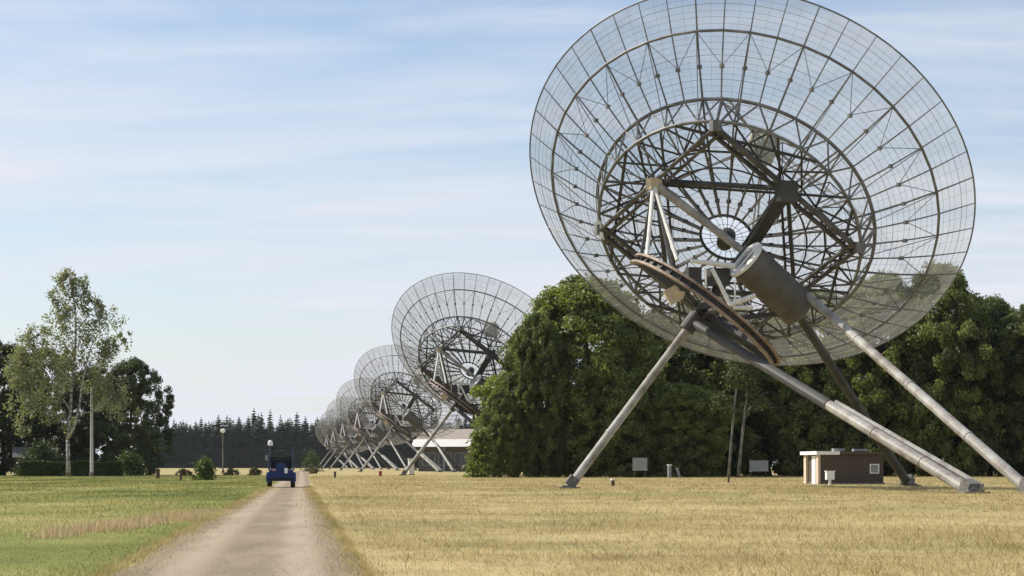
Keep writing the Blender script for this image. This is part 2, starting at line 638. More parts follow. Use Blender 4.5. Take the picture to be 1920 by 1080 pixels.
def road_edges(Y):
    """Left and right edge of the track at depth Y."""
    xl = -2.14 - 0.1043 * Y
    xr = 0.71 - 0.110 * Y
    wob = 0.08 * math.sin(Y * .31) + 0.06 * math.sin(Y * .83 + 1)
    if Y > 105:
        k = (Y - 105)
        xl += 0.0 * k
        xr += 0.0062 * k
    return xl + wob, xr + 0.06 * math.sin(Y * .27 + 2) + .03 * math.sin(Y * 1.1)


ys = [-20 + 1.5 * k for k in range(110)] + [145 + 15 * k for k in range(45)]
rv, rf = [], []
for i, Y in enumerate(ys):
    a, b = road_edges(Y)
    rv += [(a, Y, .006), (b, Y, .006)]
    if i:
        rf.append((2 * i - 2, 2 * i - 1, 2 * i + 1, 2 * i))
me = bpy.data.meshes.new('road')
me.from_pydata(rv, [], rf)
me.materials.append(M['road'])
ro = bpy.data.objects.new('road', me)
C.objects.link(ro)
ro['kind'] = 'structure'

LAWN_Y0, LAWN_Y1 = 12.0, 262.0


def lawn_x1(Y):
    return road_edges(Y)[0] - 0.02


def in_lawn(x, Y):
    return (Y > LAWN_Y0) & (Y < LAWN_Y1) & (x < -2.16 - .1043 * Y)


lv, lf = [], []
for i, Y in enumerate([10 + 4 * k for k in range(64)]):
    lv += [(-90, Y, .004), (lawn_x1(Y), Y, .004)]
    if i:
        lf.append((2 * i - 2, 2 * i - 1, 2 * i + 1, 2 * i))
me = bpy.data.meshes.new('lawn')
me.from_pydata(lv, [], lf)
me.materials.append(M['lawn'])
lo = bpy.data.objects.new('lawn', me)
C.objects.link(lo)
lo['kind'] = 'structure'

rng = np.random.default_rng(7)


def smooth_noise(x, y, s, seed):
    r = np.random.default_rng(seed)
    v = np.zeros_like(x)
    for k in range(5):
        a, b, p = r.normal(0, 1, 3)
        v += np.sin((x * a + y * b * .5) / s + p * 6)
    return v / 5


def blades(x, y, h, w, lean=0.5):
    n = len(x)
    th = rng.uniform(0, 2 * np.pi, n)
    lx, ly = rng.normal(0, lean, n) * h, rng.normal(0, lean, n) * h
    V = np.zeros((n, 3, 3))
    V[:, 0] = np.stack([x - np.cos(th) * w, y - np.sin(th) * w, np.full(n, -.01)], 1)
    V[:, 1] = np.stack([x + np.cos(th) * w, y + np.sin(th) * w, np.full(n, -.01)], 1)
    V[:, 2] = np.stack([x + lx, y + ly, h], 1)
    return V


def scatter(n, y0, y1, x0, x1, power=1.0):
    """Points in a wedge as seen from the road; x limits are tangents. Density falls with depth."""
    u = rng.uniform(0, 1, n)
    y = (y0 ** power + u * (y1 ** power - y0 ** power)) ** (1 / power)
    t = rng.uniform(x0, x1, n)
    return t * y, y


def grass():
    x, y = scatter(330000, 16, 240, -.34, .32, .5)
    on_road = (x > -2.14 - .1043 * y - .12) & (x < .71 - .110 * y + .10 + np.maximum(y - 105, 0) * .0062)
    edge = (np.abs(x - (.71 - .110 * y)) < .5) | (np.abs(x - (-2.14 - .1043 * y)) < .4)
    right = x > .71 - .110 * y
    lawn = in_lawn(x, y)
    tall = smooth_noise(x, y, 3.2, 3) + .6 * smooth_noise(x, y, 1.1, 5)
    h = rng.gamma(3, .013, len(x)) * (1 + 1.1 * np.clip(tall, -.7, 1.2)) + .015
    far = np.clip(y / 40, 1, 4)
    w = .0045 * far * rng.uniform(.7, 1.5, len(x))
    h *= .9 + .1 * far
    k = ~on_road & ~lawn & ~((~right) & (y < 20))
    k &= ~(edge & (rng.uniform(0, 1, len(x)) < .5))
    o = np_mesh('dry_grass', blades(x[k], y[k], h[k], w[k], 1.0), 3, M['dry_blade'])
    o['kind'] = 'stuff'
    # grass creeping onto the track from its edges
    xe, ye = scatter(26000, 18, 110, -.34, .32, .5)
    e0, e1 = -2.14 - .1043 * ye, .71 - .110 * ye
    side = rng.uniform(0, 1, len(ye)) < .5
    off = rng.exponential(.15, len(ye)) * (1 + 1.4 * np.clip(smooth_noise(xe, ye, .8, 21), -.6, 1.5)) - .12
    xe = np.where(side, e0 + off, e1 - off)
    he = rng.gamma(3, .016, len(ye)) + .015
    o = np_mesh('verge_grass', blades(xe, ye, he, .0045 * np.clip(ye / 40, 1, 3) * rng.uniform(.7, 1.5, len(ye)), 1.0), 3, M['dry_blade'])
    o['kind'] = 'stuff'
    # taller weeds scattered over the field in clumps
    cx, cy = scatter(900, 17, 130, -.12, .30, .7)
    ci = rng.integers(0, len(cx), 14000)
    xw, yw = cx[ci] + rng.normal(0, .22, 14000), cy[ci] + rng.normal(0, .3, 14000)
    kw = xw > .9 - .110 * yw
    xw, yw = xw[kw], yw[kw]
    hw = rng.gamma(4, .020, len(xw)) * (.6 + .8 * ((ci[kw] * 7919) % 97) / 97.0)
    o = np_mesh('field_weeds', blades(xw, yw, hw, .0045 * np.clip(yw / 35, 1, 3), .5), 3, M['weed_blade'])
    o['kind'] = 'stuff'
    k = lawn & ~on_road
    o = np_mesh('green_grass', blades(x[k], y[k], h[k] * .95, w[k] * 1.2, .7), 3, M['green_blade'])
    o['kind'] = 'stuff'
    # tall tan grass in the near left corner, thinner along the track's edges
    x, y = scatter(90000, 28, 54, -.36, -.09, .8)
    k = (x < -2.18 - .1043 * y) & (((x + 7.5) / .75) ** 2 + ((y - 41) / 9.0) ** 2 + .7 * smooth_noise(x, y, .5, 9) + rng.exponential(.40, len(x)) < 1.0)
    x, y = x[k], y[k]
    h = rng.gamma(4, .030, len(x)) * (1 + .6 * smooth_noise(x, y, 1.2, 11))
    V = blades(x, y, h, .006 * rng.uniform(.7, 1.6, len(x)), .3)
    o = np_mesh('tall_grass', V, 3, M['tan_blade'])
    o['kind'] = 'stuff'


grass()


# ------------------------------------------------------------------ trees
def leaf_quads(c, nrm, size, r):
    """Quads centred at c (n,3) facing nrm with random spin."""
    n = len(c)
    nrm = nrm / (np.linalg.norm(nrm, axis=1, keepdims=True) + 1e-9)
    t = r.normal(0, 1, (n, 3))
    a = np.cross(nrm, t)
    a /= np.linalg.norm(a, axis=1, keepdims=True) + 1e-9
    b = np.cross(nrm, a)
    sa = (size * r.uniform(.6, 1.2, n))[:, None]
    sb = (size * r.uniform(.6, 1.1, n))[:, None]
    V = np.zeros((n, 4, 3))
    V[:, 0] = c - a * sa
    V[:, 1] = c - b * sb * .8 + a * sa * .1
    V[:, 2] = c + a * sa
    V[:, 3] = c + b * sb * .8 - a * sa * .1
    return V


def crown_points(r, n_clump, per, env, clump_r, droop=0.0, squash=.75):
    """Leaf centres in clumps. env(r, n) gives clump centres and outward directions."""
    cc, od = env(r, n_clump)
    rad = clump_r * r.uniform(.55, 1.35, n_clump)
    d = r.normal(0, 1, (n_clump, per, 3))
    d /= np.linalg.norm(d, axis=2, keepdims=True)
    q = r.uniform(0, 1, (n_clump, per, 1)) ** .42
    off = d * q * rad[:, None, None]
    off[:, :, 2] *= squash
    off[:, :, 2] -= droop * np.abs(r.normal(0, 1, (n_clump, per))) * rad[:, None]
    p = cc[:, None, :] + off
    nrm = d * .5 + od[:, None, :] * .3 + np.array([0, 0, .5]) + r.normal(0, .75, d.shape)
    return p.reshape(-1, 3), nrm.reshape(-1, 3)


def oak_env(H, Wd, z0, lobes=7, low=.35):
    def env(r, n):
        lb = r.uniform(0, 2 * np.pi, lobes)
        amp = r.uniform(.05, .22, lobes)
        zz = r.uniform(.1, .9, lobes)
        u = r.uniform(0, 1, n) ** .9
        th = r.uniform(0, 2 * np.pi, n)
        # profile: wide in the lower half, rounded top
        prof = np.sqrt(np.clip(1 - ((u - low) / np.where(u > low, 1 - low, low * 1.6)) ** 2, 0.02, 1))
        k = np.ones(n)
        for i in range(lobes):
            dd = np.abs((th - lb[i] + np.pi) % (2 * np.pi) - np.pi)
            k += amp[i] * np.exp(-(dd / .55) ** 2 - ((u - zz[i]) / .22) ** 2) * 1.6
        k *= r.uniform(.80, 1.08, n)
        depth = 1 - .60 * r.uniform(0, 1, n) ** 2.6
        rr = Wd / 2 * prof * k * depth
        x, y = rr * np.cos(th), rr * np.sin(th)
        z = z0 + (H - z0) * u * (.96 + .08 * k - .06)
        od = np.stack([np.cos(th), np.sin(th), (u - .4) * 1.5], 1)
        return np.stack([x, y, z], 1), od
    return env


def trunk_mesh(parent, m, H, r0, r, limbs=7, top=.75, spread=.3, name='trunk', lean=0.0, fork=.25):
    b = MB()
    pts, rs = [], []
    for k in range(8):
        t = k / 7
        pts.append((lean * t * H + r.normal(0, .02 * H) * (t > 0) * .4, r.normal(0, .02 * H) * (t > 0) * .4, t * H * top))
        rs.append(r0 * (1 - .8 * t) * (1.35 if k == 0 else 1))
    b.path(pts, rs, 8)
    for k in range(limbs):
        t = fork + (1 - fork) * .9 * k / limbs
        i = min(int(t * 7), 6)
        p = Vector(pts[i])
        th = r.uniform(0, 2 * math.pi)
        L = spread * H * r.uniform(.6, 1.1) * (1 - .4 * t)
        e = p + Vector((math.cos(th) * L, math.sin(th) * L, L * r.uniform(.5, 1.0)))
        mid = (p + e) / 2 + Vector((0, 0, -.06 * L))
        rr = rs[i] * .5
        b.path([p, mid, e], [rr, rr * .65, rr * .2], 6)
    return b.build(name, m, parent, smooth=True)


def make_oak(seed, H=20.0, Wd=16.0, z0=.35, leaf=.185, n_clump=620, per=165, mat_='oak_leaf', clump=1.05, low=.35, label='', loc=(0, 0, 0), group=None, name='oak_tree'):
    r = np.random.default_rng(seed)
    t = thing(name, label, 'tree', loc, 0, group)
    trunk_mesh(t, M['bark'], H, .45, r, limbs=8, top=.8)
    p, nr = crown_points(r, n_clump, per, oak_env(H, Wd, z0, low=low), clump)
    s = leaf * r.uniform(.7, 1.3, len(p))
    np_mesh('crown', leaf_quads(p, nr, s, r), 4, M[mat_], t)
    return t


def place(t, x, Y, sx, sz, rz, label, group=None):
    t.location = ((x - 960) / F * Y, Y, 0)
    t.scale = (sx, sx, sz)
    t.rotation_euler = (0, 0, rz)
    t['label'] = label
    if group:
        t['group'] = group
    return t


OAKS = 'oaks in a row behind the near field'
protos = [make_oak(11), make_oak(12, low=.42), make_oak(13, low=.3), make_oak(14, Wd=15, low=.5)]
used = set()


def oak(v, x, Y, top, half_px, rz, label, group=OAKS, protos=protos, used=used, H0=20.0, W0=16.0):
    h = H + (HY - top) / F * Y
    w = 2 * half_px / F * Y
    p = protos[v]
    t = p if id(p) not in used else copy_tree(p)
    used.add(id(p))
    return place(t, x, Y, w / W0, h / H0, rz, label, group)


oak(0, 1098, 212, 520, 152, .3, 'big bushy oak whose round top stands just left of the nearest dish')
oak(3, 1008, 205, 590, 58, 1.2, 'oak at the left end of the row, cutting across the second dish')
oak(2, 938, 203, 730, 38, 2.1, 'low bushy oak at the very left end of the row, leaves reaching the ground')
oak(1, 1215, 226, 590, 110, 2.6, 'oak behind the upper end of the pale slanting leg')
oak(2, 1330, 228, 545, 125, .9, 'oak seen through the lower left mesh, behind the rusty gear arc')
oak(3, 1440, 232, 590, 110, 4.0, 'lower oak behind the grey drum of the nearest dish')
oak(1, 1545, 225, 550, 105, 5.1, 'oak directly behind the low dark brown cabin')
oak(0, 1655, 222, 516, 115, 3.6, 'tall oak showing through the lower right mesh of the nearest dish')
oak(2, 1760, 220, 498, 100, 1.9, 'tallest oak, rising just beyond the right rim of the nearest dish')
oak(3, 1855, 224, 560, 90, 2.8, 'oak standing right of the tallest oak, clear of the dish')
oak(1, 1945, 218, 575, 95, .2, 'oak at the right edge of the picture')
oak(0, 1150, 206, 690, 75, 5.5, 'short oak with low branches right of the big bushy oak')
oak(3, 1275, 208, 720, 80, 4.7, 'short dark oak behind the two grey boards')

ROW2 = 'trees of the second row behind the oaks'
r2 = [make_oak(17, mat_='dark_leaf', name='broadleaf_tree', n_clump=300, low=.3)]
r2u = set()
for (x, Y, top, hw, rz, lb) in (
        (1010, 248, 640, 95, .5, 'dark second-row tree behind the big bushy oak'),
        (1160, 250, 640, 100, 1.5, 'dark second-row tree glimpsed behind the top of the pale leg'),
        (1285, 252, 630, 105, 2.5, 'dark second-row tree behind the rusty gear arc'),
        (1420, 250, 640, 105, 3.5, 'dark second-row tree behind the wider grey board'),
        (1560, 254, 630, 110, 4.5, 'dark second-row tree behind the brown cabin'),
        (1700, 250, 620, 110, 5.5, 'dark second-row tree between the tall oaks, right of the cabin'),
        (1840, 252, 640, 105, .9, 'dark second-row tree behind the right-hand oaks'),
        (1975, 248, 640, 105, 1.9, 'dark second-row tree at the right edge')):
    oak(0, x, Y, top, hw, rz, lb, ROW2, r2, r2u)

# left side: dark trees, backlit
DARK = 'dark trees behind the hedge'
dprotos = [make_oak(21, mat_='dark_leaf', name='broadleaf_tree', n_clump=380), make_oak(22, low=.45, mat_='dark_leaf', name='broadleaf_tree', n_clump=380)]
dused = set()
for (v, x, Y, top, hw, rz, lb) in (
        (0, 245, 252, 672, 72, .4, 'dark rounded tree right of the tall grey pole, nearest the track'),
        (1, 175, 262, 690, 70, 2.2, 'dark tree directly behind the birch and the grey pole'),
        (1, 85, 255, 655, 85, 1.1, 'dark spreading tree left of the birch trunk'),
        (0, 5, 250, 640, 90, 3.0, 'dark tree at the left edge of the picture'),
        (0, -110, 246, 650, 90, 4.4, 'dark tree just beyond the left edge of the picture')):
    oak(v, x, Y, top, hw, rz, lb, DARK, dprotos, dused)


def birch_tree():
    r = np.random.default_rng(5)
    Y = 212.0
    x = at(128, 880, Y).x
    t = thing('birch_tree', 'tall airy birch with pale forked trunk in front of the dark trees', 'tree', (x, Y, 0))
    k = Y / F
    def P(px, py, dy=0.0):
        return Vector(((px - 128) * k, dy, H + (HY - py) * k))
    b = MB()
    b.path([(0, 0, -.1), P(128, 860), P(127, 825)], [.27, .23, .20], 8)
    b.path([P(127, 825), P(131, 780, .3), P(133, 730, .4), P(137, 680, .3), P(142, 640), P(143, 590, -.2), P(135, 545), P(133, 510)],
           [.18, .15, .14, .12, .11, .09, .06, .03], 7)
    b.path([P(127, 825), P(143, 795, -.4), P(152, 760, -.7), P(157, 728, -1), P(166, 690, -1.4), P(180, 640, -1.5)], [.17, .14, .12, .10, .08, .04], 7)
    b.path([P(146, 787, -.4), P(160, 775, -.8), P(180, 772, -1.2), P(200, 760, -1.4), P(220, 735, -1.2)], [.10, .09, .07, .06, .03], 6)
    b.path([P(132, 770, .2), P(110, 740, .6), P(85, 700, .8), P(60, 660, .6)], [.12, .09, .07, .03], 6)
    b.path([P(138, 670, .2), P(115, 640, .5), P(90, 622, .5)], [.09, .06, .03], 6)
    b.path([P(143, 620), P(170, 590, -.5), P(205, 600, -.7), P(225, 632, -.5)], [.08, .06, .05, .03], 6)
    b.path([P(143, 590), P(118, 565, .3), P(100, 560, .3)], [.06, .05, .02], 6)
    b.build('trunk', M['birch_bark'], t, smooth=True)
    # clumps follow the photo's sprays: (px, py, radius px, weight)
    cl = [(130, 512, 20, 5), (118, 530, 20, 5), (150, 535, 22, 6), (140, 560, 30, 8), (165, 560, 22, 5), (185, 575, 20, 5), (105, 560, 20, 4), (110, 590, 28, 7),
          (150, 600, 34, 9), (190, 605, 28, 8), (205, 640, 22, 6), (225, 635, 14, 3), (100, 625, 28, 6), (65, 625, 22, 5), (40, 640, 26, 5), (150, 645, 40, 11),
          (195, 665, 32, 9), (110, 665, 38, 9), (60, 670, 36, 9), (30, 665, 26, 5), (80, 710, 40, 9), (120, 715, 34, 6), (45, 730, 36, 7), (85, 760, 34, 7),
          (50, 775, 30, 5), (205, 715, 30, 7), (225, 745, 26, 6), (195, 750, 28, 6), (240, 770, 18, 3), (170, 700, 26, 5), (110, 780, 22, 3), (25, 710, 26, 4)]
    pts, nr = [], []
    for (px, py, rp, w) in cl:
        n = w * (95 if py < 650 else 115)
        sub = max(4, int(w * 2.2))
        c0 = P(px, py)
        cs = np.array(c0) + r.normal(0, rp * k * .5, (sub, 3))
        q = cs[r.integers(0, sub, n)] + r.normal(0, rp * k * .17, (n, 3))
        q[:, 2] -= np.abs(r.normal(0, rp * k * .22, n))
        pts.append(q)
        nr.append(r.normal(0, 1, (n, 3)))
    pts, nr = np.concatenate(pts), np.concatenate(nr)
    np_mesh('crown', leaf_quads(pts, nr, .125 * r.uniform(.6, 1.4, len(pts)), r), 4, M['birch_leaf'], t)


birch_tree()


def twin_birch():
    r = np.random.default_rng(15)
    Y = 196.0
    t = thing('young_birch', 'slender birch with two thin pale trunks below the dish, before the dark oaks', 'tree', (at(1388, 890, Y).x, Y, 0))
    k = Y / F
    def P(px, py, dy=0.0):
        return Vector(((px - 1388) * k, dy, H + (HY - py) * k))
    b = MB()
    b.path([P(1366, 896), P(1370, 850, .2), P(1374, 800, .2), P(1379, 750, .3), P(1385, 700, .3), P(1388, 665)], [.17, .14, .12, .10, .08, .04], 7)
    b.path([P(1384, 896), P(1388, 850, -.1), P(1393, 800, -.2), P(1399, 750, -.2), P(1402, 700, 0), P(1404, 660)], [.19, .16, .14, .11, .08, .04], 7)
    b.path([P(1394, 780, -.2), P(1410, 760, -.5), P(1425, 762, -.6)], [.06, .04, .02], 6)
    b.path([P(1377, 770, .2), P(1360, 750, .4), P(1350, 755, .4)], [.05, .04, .02], 6)
    b.build('trunk', M['bark_grey'], t, smooth=True)
    pts = []
    for (px, py, rp, n) in ((1388, 665, 22, 900), (1400, 700, 24, 700), (1375, 710, 20, 600), (1425, 755, 16, 400), (1352, 750, 16, 400), (1400, 640, 18, 600), (1410, 725, 16, 300)):
        pts.append(np.array(P(px, py)) + r.normal(0, rp * k * .5, (n, 3)))
    pts = np.concatenate(pts)
    np_mesh('crown', leaf_quads(pts, r.normal(0, 1, (len(pts), 3)), .15 * r.uniform(.6, 1.4, len(pts)), r), 4, M['dark_leaf'], t)


twin_birch()


def make_spruce(seed, H=26.0, Wd=7.0):
    r = np.random.default_rng(seed)
    t = thing('spruce_tree', 'dark spruce in the far wood beyond the end of the track', 'tree', (0, 0, 0), 0, 'spruces in the far wood')
    MB().tube((0, 0, 0), (0, 0, H * .95), .28, .03, 6).build('trunk', M['bark'], t)
    V = []
    n_l = 26
    for k in range(n_l):
        u = k / (n_l - 1)
        z = 1.5 + (H - 1.9) * u
        rad = Wd / 2 * (1 - u) ** .48 * r.uniform(.75, 1.15) + .6
        m = int(9 + 7 * (1 - u))
        for j in range(m):
            th = 2 * np.pi * (j + r.uniform(-.4, .4)) / m
            L = rad * r.uniform(.6, 1.15)
            wv = L * .5 + .2
            d = np.array([np.cos(th), np.sin(th), 0])
            s = np.array([-np.sin(th), np.cos(th), 0])
            c = np.array([0, 0, z])
            drop = np.array([0, 0, -L * r.uniform(.25, .55)])
            V.append([c, c + d * L * .6 + s * wv + drop * .7, c + d * L + drop, c + d * L * .6 - s * wv + drop * .7])
    V.append([[-.3, 0, H - 1.8], [.3, 0, H - 1.8], [.05, 0, H], [-.05, 0, H]])
    V.append([[0, -.3, H - 1.8], [0, .3, H - 1.8], [0, .05, H], [0, -.05, H]])
    np_mesh('crown', np.array(V, dtype=float), 4, M['spruce'], t)
    return t


def far_wood():
    r = random.Random(3)
    ps = [make_spruce(31, Wd=9), make_spruce(32, Wd=8), make_spruce(33, Wd=10.5)]
    n = 0
    for row, (Y, step) in enumerate(((1130, 9.0), (1137, 9.5), (1145, 9.0), (1153, 9.0))):
        x = 225 + row * 3
        while x < 905:
            top = 799 - 6 * math.sin((x - 380) / 75.0) + r.uniform(-9, 14) - row * 3
            if x > 600:
                top -= 4
            if r.random() < .14:
                top -= 12
            h = H + (HY - top) / F * Y
            p = ps[r.randrange(3)]
            t = p if p.name not in seen else copy_tree(p)
            seen.add(p.name)
            t.location = ((x - 960) / F * Y, Y + r.uniform(-2, 2), 0)
            t.scale = (r.uniform(.8, 1.15), r.uniform(.8, 1.15), h / 26.0)
            t.rotation_euler = (0, 0, r.uniform(0, 6.28))
            x += step * r.uniform(.7, 1.3)
            n += 1


seen = set()
far_wood()


def bush(name, label, cat, px, Y, w_px, h_px, mat_, seed, n=900, leaf=.12, group=None, depth=None):
    r = np.random.default_rng(seed)
    x = at(px, 880, Y).x
    w, h = w_px / F * Y, h_px / F * Y
    dpt = depth or w
    t = thing(name, label, cat, (x, Y, 0), 0, group)
    nc = max(14, int(n / 40))
    th = r.uniform(0, 2 * np.pi, nc)
    u = r.uniform(0, 1, nc)
    rr = np.sqrt(np.clip(1 - (u * 1.0) ** 2, .05, 1)) * r.uniform(.3, 1, nc)
    cc = np.stack([np.cos(th) * rr * w * .45, np.sin(th) * rr * dpt * .45, .08 + u * h * .88], 1)
    idx = r.integers(0, nc, n)
    q = cc[idx] + r.normal(0, .13 * min(w, h), (n, 3))
    q[:, 2] = np.abs(q[:, 2])
    nr = r.normal(0, 1, (n, 3)) + np.array([0, 0, .6])
    np_mesh('foliage', leaf_quads(q, nr, leaf * r.uniform(.6, 1.4, n), r), 4, M[mat_], t)
    b = MB()
    for k in range(4):
        b.tube((0, 0, 0), tuple(cc[k] * np.array([.8, .8, .8])), .03, .01, 5)
    b.build('stem', M['bark'], t)
    return t


bush('shrub', 'lone bright green shrub on the verge left of the dark blue vehicle', 'shrub', 384, 165, 40, 36, 'shrub_leaf', 41, 2600, .10)
for k, (px, Y, w, h, lb) in enumerate((
        (345, 235, 34, 12, 'low brown heather clump left of the green shrub'), (432, 250, 40, 14, 'brown heather clump below the lamp post'),
        (478, 240, 26, 14, 'brown heather clump just left of the dark blue vehicle'), (588, 300, 22, 10, 'low brown clump right of the track past the vehicle'))):
    bush('heather_clump', lb, 'shrub', px, Y, w, h, 'heath', 50 + k, 700, .12, 'heather clumps along the track')
bush('leafy_bush', 'green bush poking up behind the right end of the hedge', 'shrub', 242, 236, 62, 44, 'hedge_leaf', 44, 2600, .14)
bush('leafy_bush', 'dark bush left of the birch trunk, hiding the small house', 'shrub', 78, 231, 92, 62, 'dark_leaf', 47, 5200, .15)
bush('leafy_bush', 'rounded olive bush at the foot of the oak row, left end', 'shrub', 903, 200, 52, 90, 'oak_leaf', 45, 4200, .17)
bush('leafy_bush', 'small bush beside the dish feet right of the far wood', 'shrub', 582, 420, 40, 40, 'hedge_leaf', 46, 900, .2)


def hedge():
    r = np.random.default_rng(61)
    Y = 226.0
    x0, x1 = at(40, 880, Y).x, at(232, 880, Y).x
    h = H + (HY - 866) / F * Y
    t = thing('hedge', 'clipped dark green hedge at the far edge of the lawn', 'hedge', ((x0 + x1) / 2, Y, 0))
    n = 16000
    w = x1 - x0
    q = np.stack([r.uniform(-w / 2, w / 2, n), r.uniform(-1.0, 1.0, n), r.uniform(0, h, n)], 1)
    q[: n // 2, 1] = -1.0 + np.abs(r.normal(0, .12, n // 2))
    q[n // 2: n * 3 // 4, 2] = h - np.abs(r.normal(0, .08, n // 4))
    q[:, 2] += .10 * np.sin(q[:, 0] * 1.3) * (q[:, 2] / h)
    np_mesh('foliage', leaf_quads(q, r.normal(0, 1, (n, 3)), .11 * r.uniform(.6, 1.4, n), r), 4, M['hedge_leaf'], t)


hedge()

# ------------------------------------------------------------------ radio telescopes
AP = Vector((11.532, 105.465, 13.428))           # vertex of the reflector
NN = Vector((.30806, .67561, .66981)).normalized()    # the way the dish looks
E1 = NN.cross(Vector((0, 0, 1))).normalized()
E2 = E1.cross(NN)
RIM, ROUT, RMID, RBACK, RHUB = 12.5, 10.8, 7.70, 7.2, 1.45
STEP = Vector((-16.9, 148.0, 0))
NR = 48


def dp(r, th, s=None):
    """A point of the dish: radius r, angle th, s metres along the axis from the vertex (default: on the paraboloid)."""
    return AP + (E1 * math.cos(th) + E2 * math.sin(th)) * r + NN * (r * r / 35.0 if s is None else s)


def make_telescope(label):
    base = Vector((13.0, 103.0, 0))
    t = thing('radio_telescope', label, 'radio telescope', base, 0, 'dish telescopes in a line along the track')

    def put(b, name, m, parent=t, smooth=False):
        return b.build(name, M[m], parent, base, smooth)
    TH = [2 * math.pi * k / NR for k in range(NR)]
    # wire mesh surface
    V, nr_, nt = [], 26, 96
    b = MB()
    rs = [RHUB + (RIM - RHUB) * k / (nr_ - 1) for k in range(nr_)]
    vs = [dp(r, 2 * math.pi * j / nt, r * r / 35 + .06) for r in rs for j in range(nt)]
    fs = [(i * nt + j, i * nt + (j + 1) % nt, (i + 1) * nt + (j + 1) % nt, (i + 1) * nt + j) for i in range(nr_ - 1) for j in range(nt)]
    b.add(vs, fs)
    put(b, 'reflector_mesh', 'wire', smooth=True)
    # thin purlin rings that carry the mesh
    b = MB()
    r = 1.95
    while r < RIM - .2:
        wire = .010 if int(round(r / .55)) % 2 else .016
        b.path([dp(r, 2 * math.pi * j / 96, r * r / 35 + .03) for j in range(96)], wire, 4, closed=True)
        r += .55
    r = 2.2
    while r < RIM - .2:
        b.path([dp(r, 2 * math.pi * j / 96, r * r / 35 + .045) for j in range(96)], .008, 3, closed=True)
        r += .55
    for k in range(NR * 2):
        if k % 2:
            a = math.pi * k / NR
            b.path([dp(q, a, q * q / 35 + .03) for q in (4.0, 6, 8, 10, 12.5)], .007, 4)
    put(b, 'purlin_rings', 'purlin')
    # rings
    put(MB().path([dp(RIM, a) for a in TH for a in (a, a + math.pi / NR)], .045, 6, closed=True), 'rim_ring', 'steel')
    put(MB().path([dp(ROUT, a, ROUT ** 2 / 35 - .16) for a in TH], .075, 6, closed=True), 'outer_ring', 'steel')
    b = MB()
    b.path([dp(RMID, a, RMID ** 2 / 35 - .10) for a in TH], .10, 6, closed=True)
    put(b, 'middle_ring', 'steel')
    b = MB()
    b.path([dp(RBACK, a, .25) for a in TH], .095, 6, closed=True)
    for k in range(0, NR, 2):
        b.tube(dp(RBACK, TH[k], .25), dp(RMID, TH[k + 1], RMID ** 2 / 35 - .10), .05)
        b.tube(dp(RBACK, TH[(k + 2) % NR], .25), dp(RMID, TH[k + 1], RMID ** 2 / 35 - .10), .05)
        b.tube(dp(RBACK, TH[k], .25), dp(RMID, TH[k], RMID ** 2 / 35 - .10), .055)
    put(b, 'back_ring', 'steel')
    b = MB()
    b.path([dp(RHUB, a) for a in TH], .085, 6, closed=True)
    for k in range(0, NR, 2):
        b.tube(dp(RHUB, TH[k]), dp(.4, TH[k]), .018, n=4)
    b.path([dp(.9, a) for a in TH], .015, 4, closed=True)
    put(b, 'hub_ring', 'girder')
    b = MB()
    b.path([dp(4.3, a, 4.3 ** 2 / 35 - .22) for a in TH], .05, 6, closed=True)
    put(b, 'inner_ring', 'girder')
    b = MB()
    b.path([dp(5.3, a, .40) for a in TH[::2]], .06, 6, closed=True)
    for k in range(0, NR, 2):
        a0, a1, a2 = TH[k], TH[k + 1], TH[(k + 2) % NR]
        b.tube(dp(5.3, a0, .40), dp(RBACK, a2, .25), .06, n=5)
        if k % 4 == 0:
            b.tube(dp(5.3, a2, .40), dp(RBACK, a0, .25), .06, n=5)
        b.tube(dp(5.3, a0, .40), dp(6.4, a1, 6.4 ** 2 / 35 - .1), .035, n=4)
        b.tube(dp(6.4, a1, 6.4 ** 2 / 35 - .1), dp(5.3, a2, .40), .035, n=4)
        b.tube(dp(RBACK, a0, .25), dp(6.4, a1, 6.4 ** 2 / 35 - .1), .035, n=4)
        b.tube(dp(3.0, a0, .1), dp(4.3, a2, 4.3 ** 2 / 35 - .3), .04, n=4)
        b.tube(dp(4.3, a0, 4.3 ** 2 / 35 - .3), dp(5.3, a2, .40), .045, n=4)
        b.box(dp(2.4, a0, .06), (.2, .2, .2), .3)
    for k in range(4):
        a = R(37) + k * math.pi / 2
        b.tube(dp(RBACK, a, .2), dp(RBACK, a + 1.1, .2), .09, n=5)
        b.tube(dp(RBACK, a - .35, .1), dp(RBACK, a + 1.9, .1), .075, n=5)
    put(b, 'lattice_bracing', 'girder')
    # ribs
    for k in range(NR):
        a = TH[k]
        b = MB()
        main = k % 4 == 0
        w = .056 if main else .042
        b.path([dp(q, a, q * q / 35 - .07) for q in ((RHUB, 3, 4.5, 6, RMID, 9.2, ROUT, RIM) if k % 2 == 0 else (RMID, 9.2, ROUT, RIM))],
               ([w * 1.15] * 5 if k % 2 == 0 else [w]) + [w, w * .9, w * .6], 5)
        lo = [(RHUB, -.12), (4.3, 4.3 ** 2 / 35 - .40), (RBACK, .25)]
        if k % 2 == 0:
            b.path([dp(q, a, s) for q, s in lo], w * 1.2, 5)
            for q, s, q2 in ((2.6, .02, 1.6), (2.9, .05, 4.4), (5.2, .22, 4.4), (5.6, .22, 6.6)):
                b.tube(dp(q, a, s), dp(q2, a, q2 * q2 / 35 - .07), .03, n=4)
        b.box(dp(9.2, a, 9.2 ** 2 / 35 - .1), (.19, .19, .19), .4)
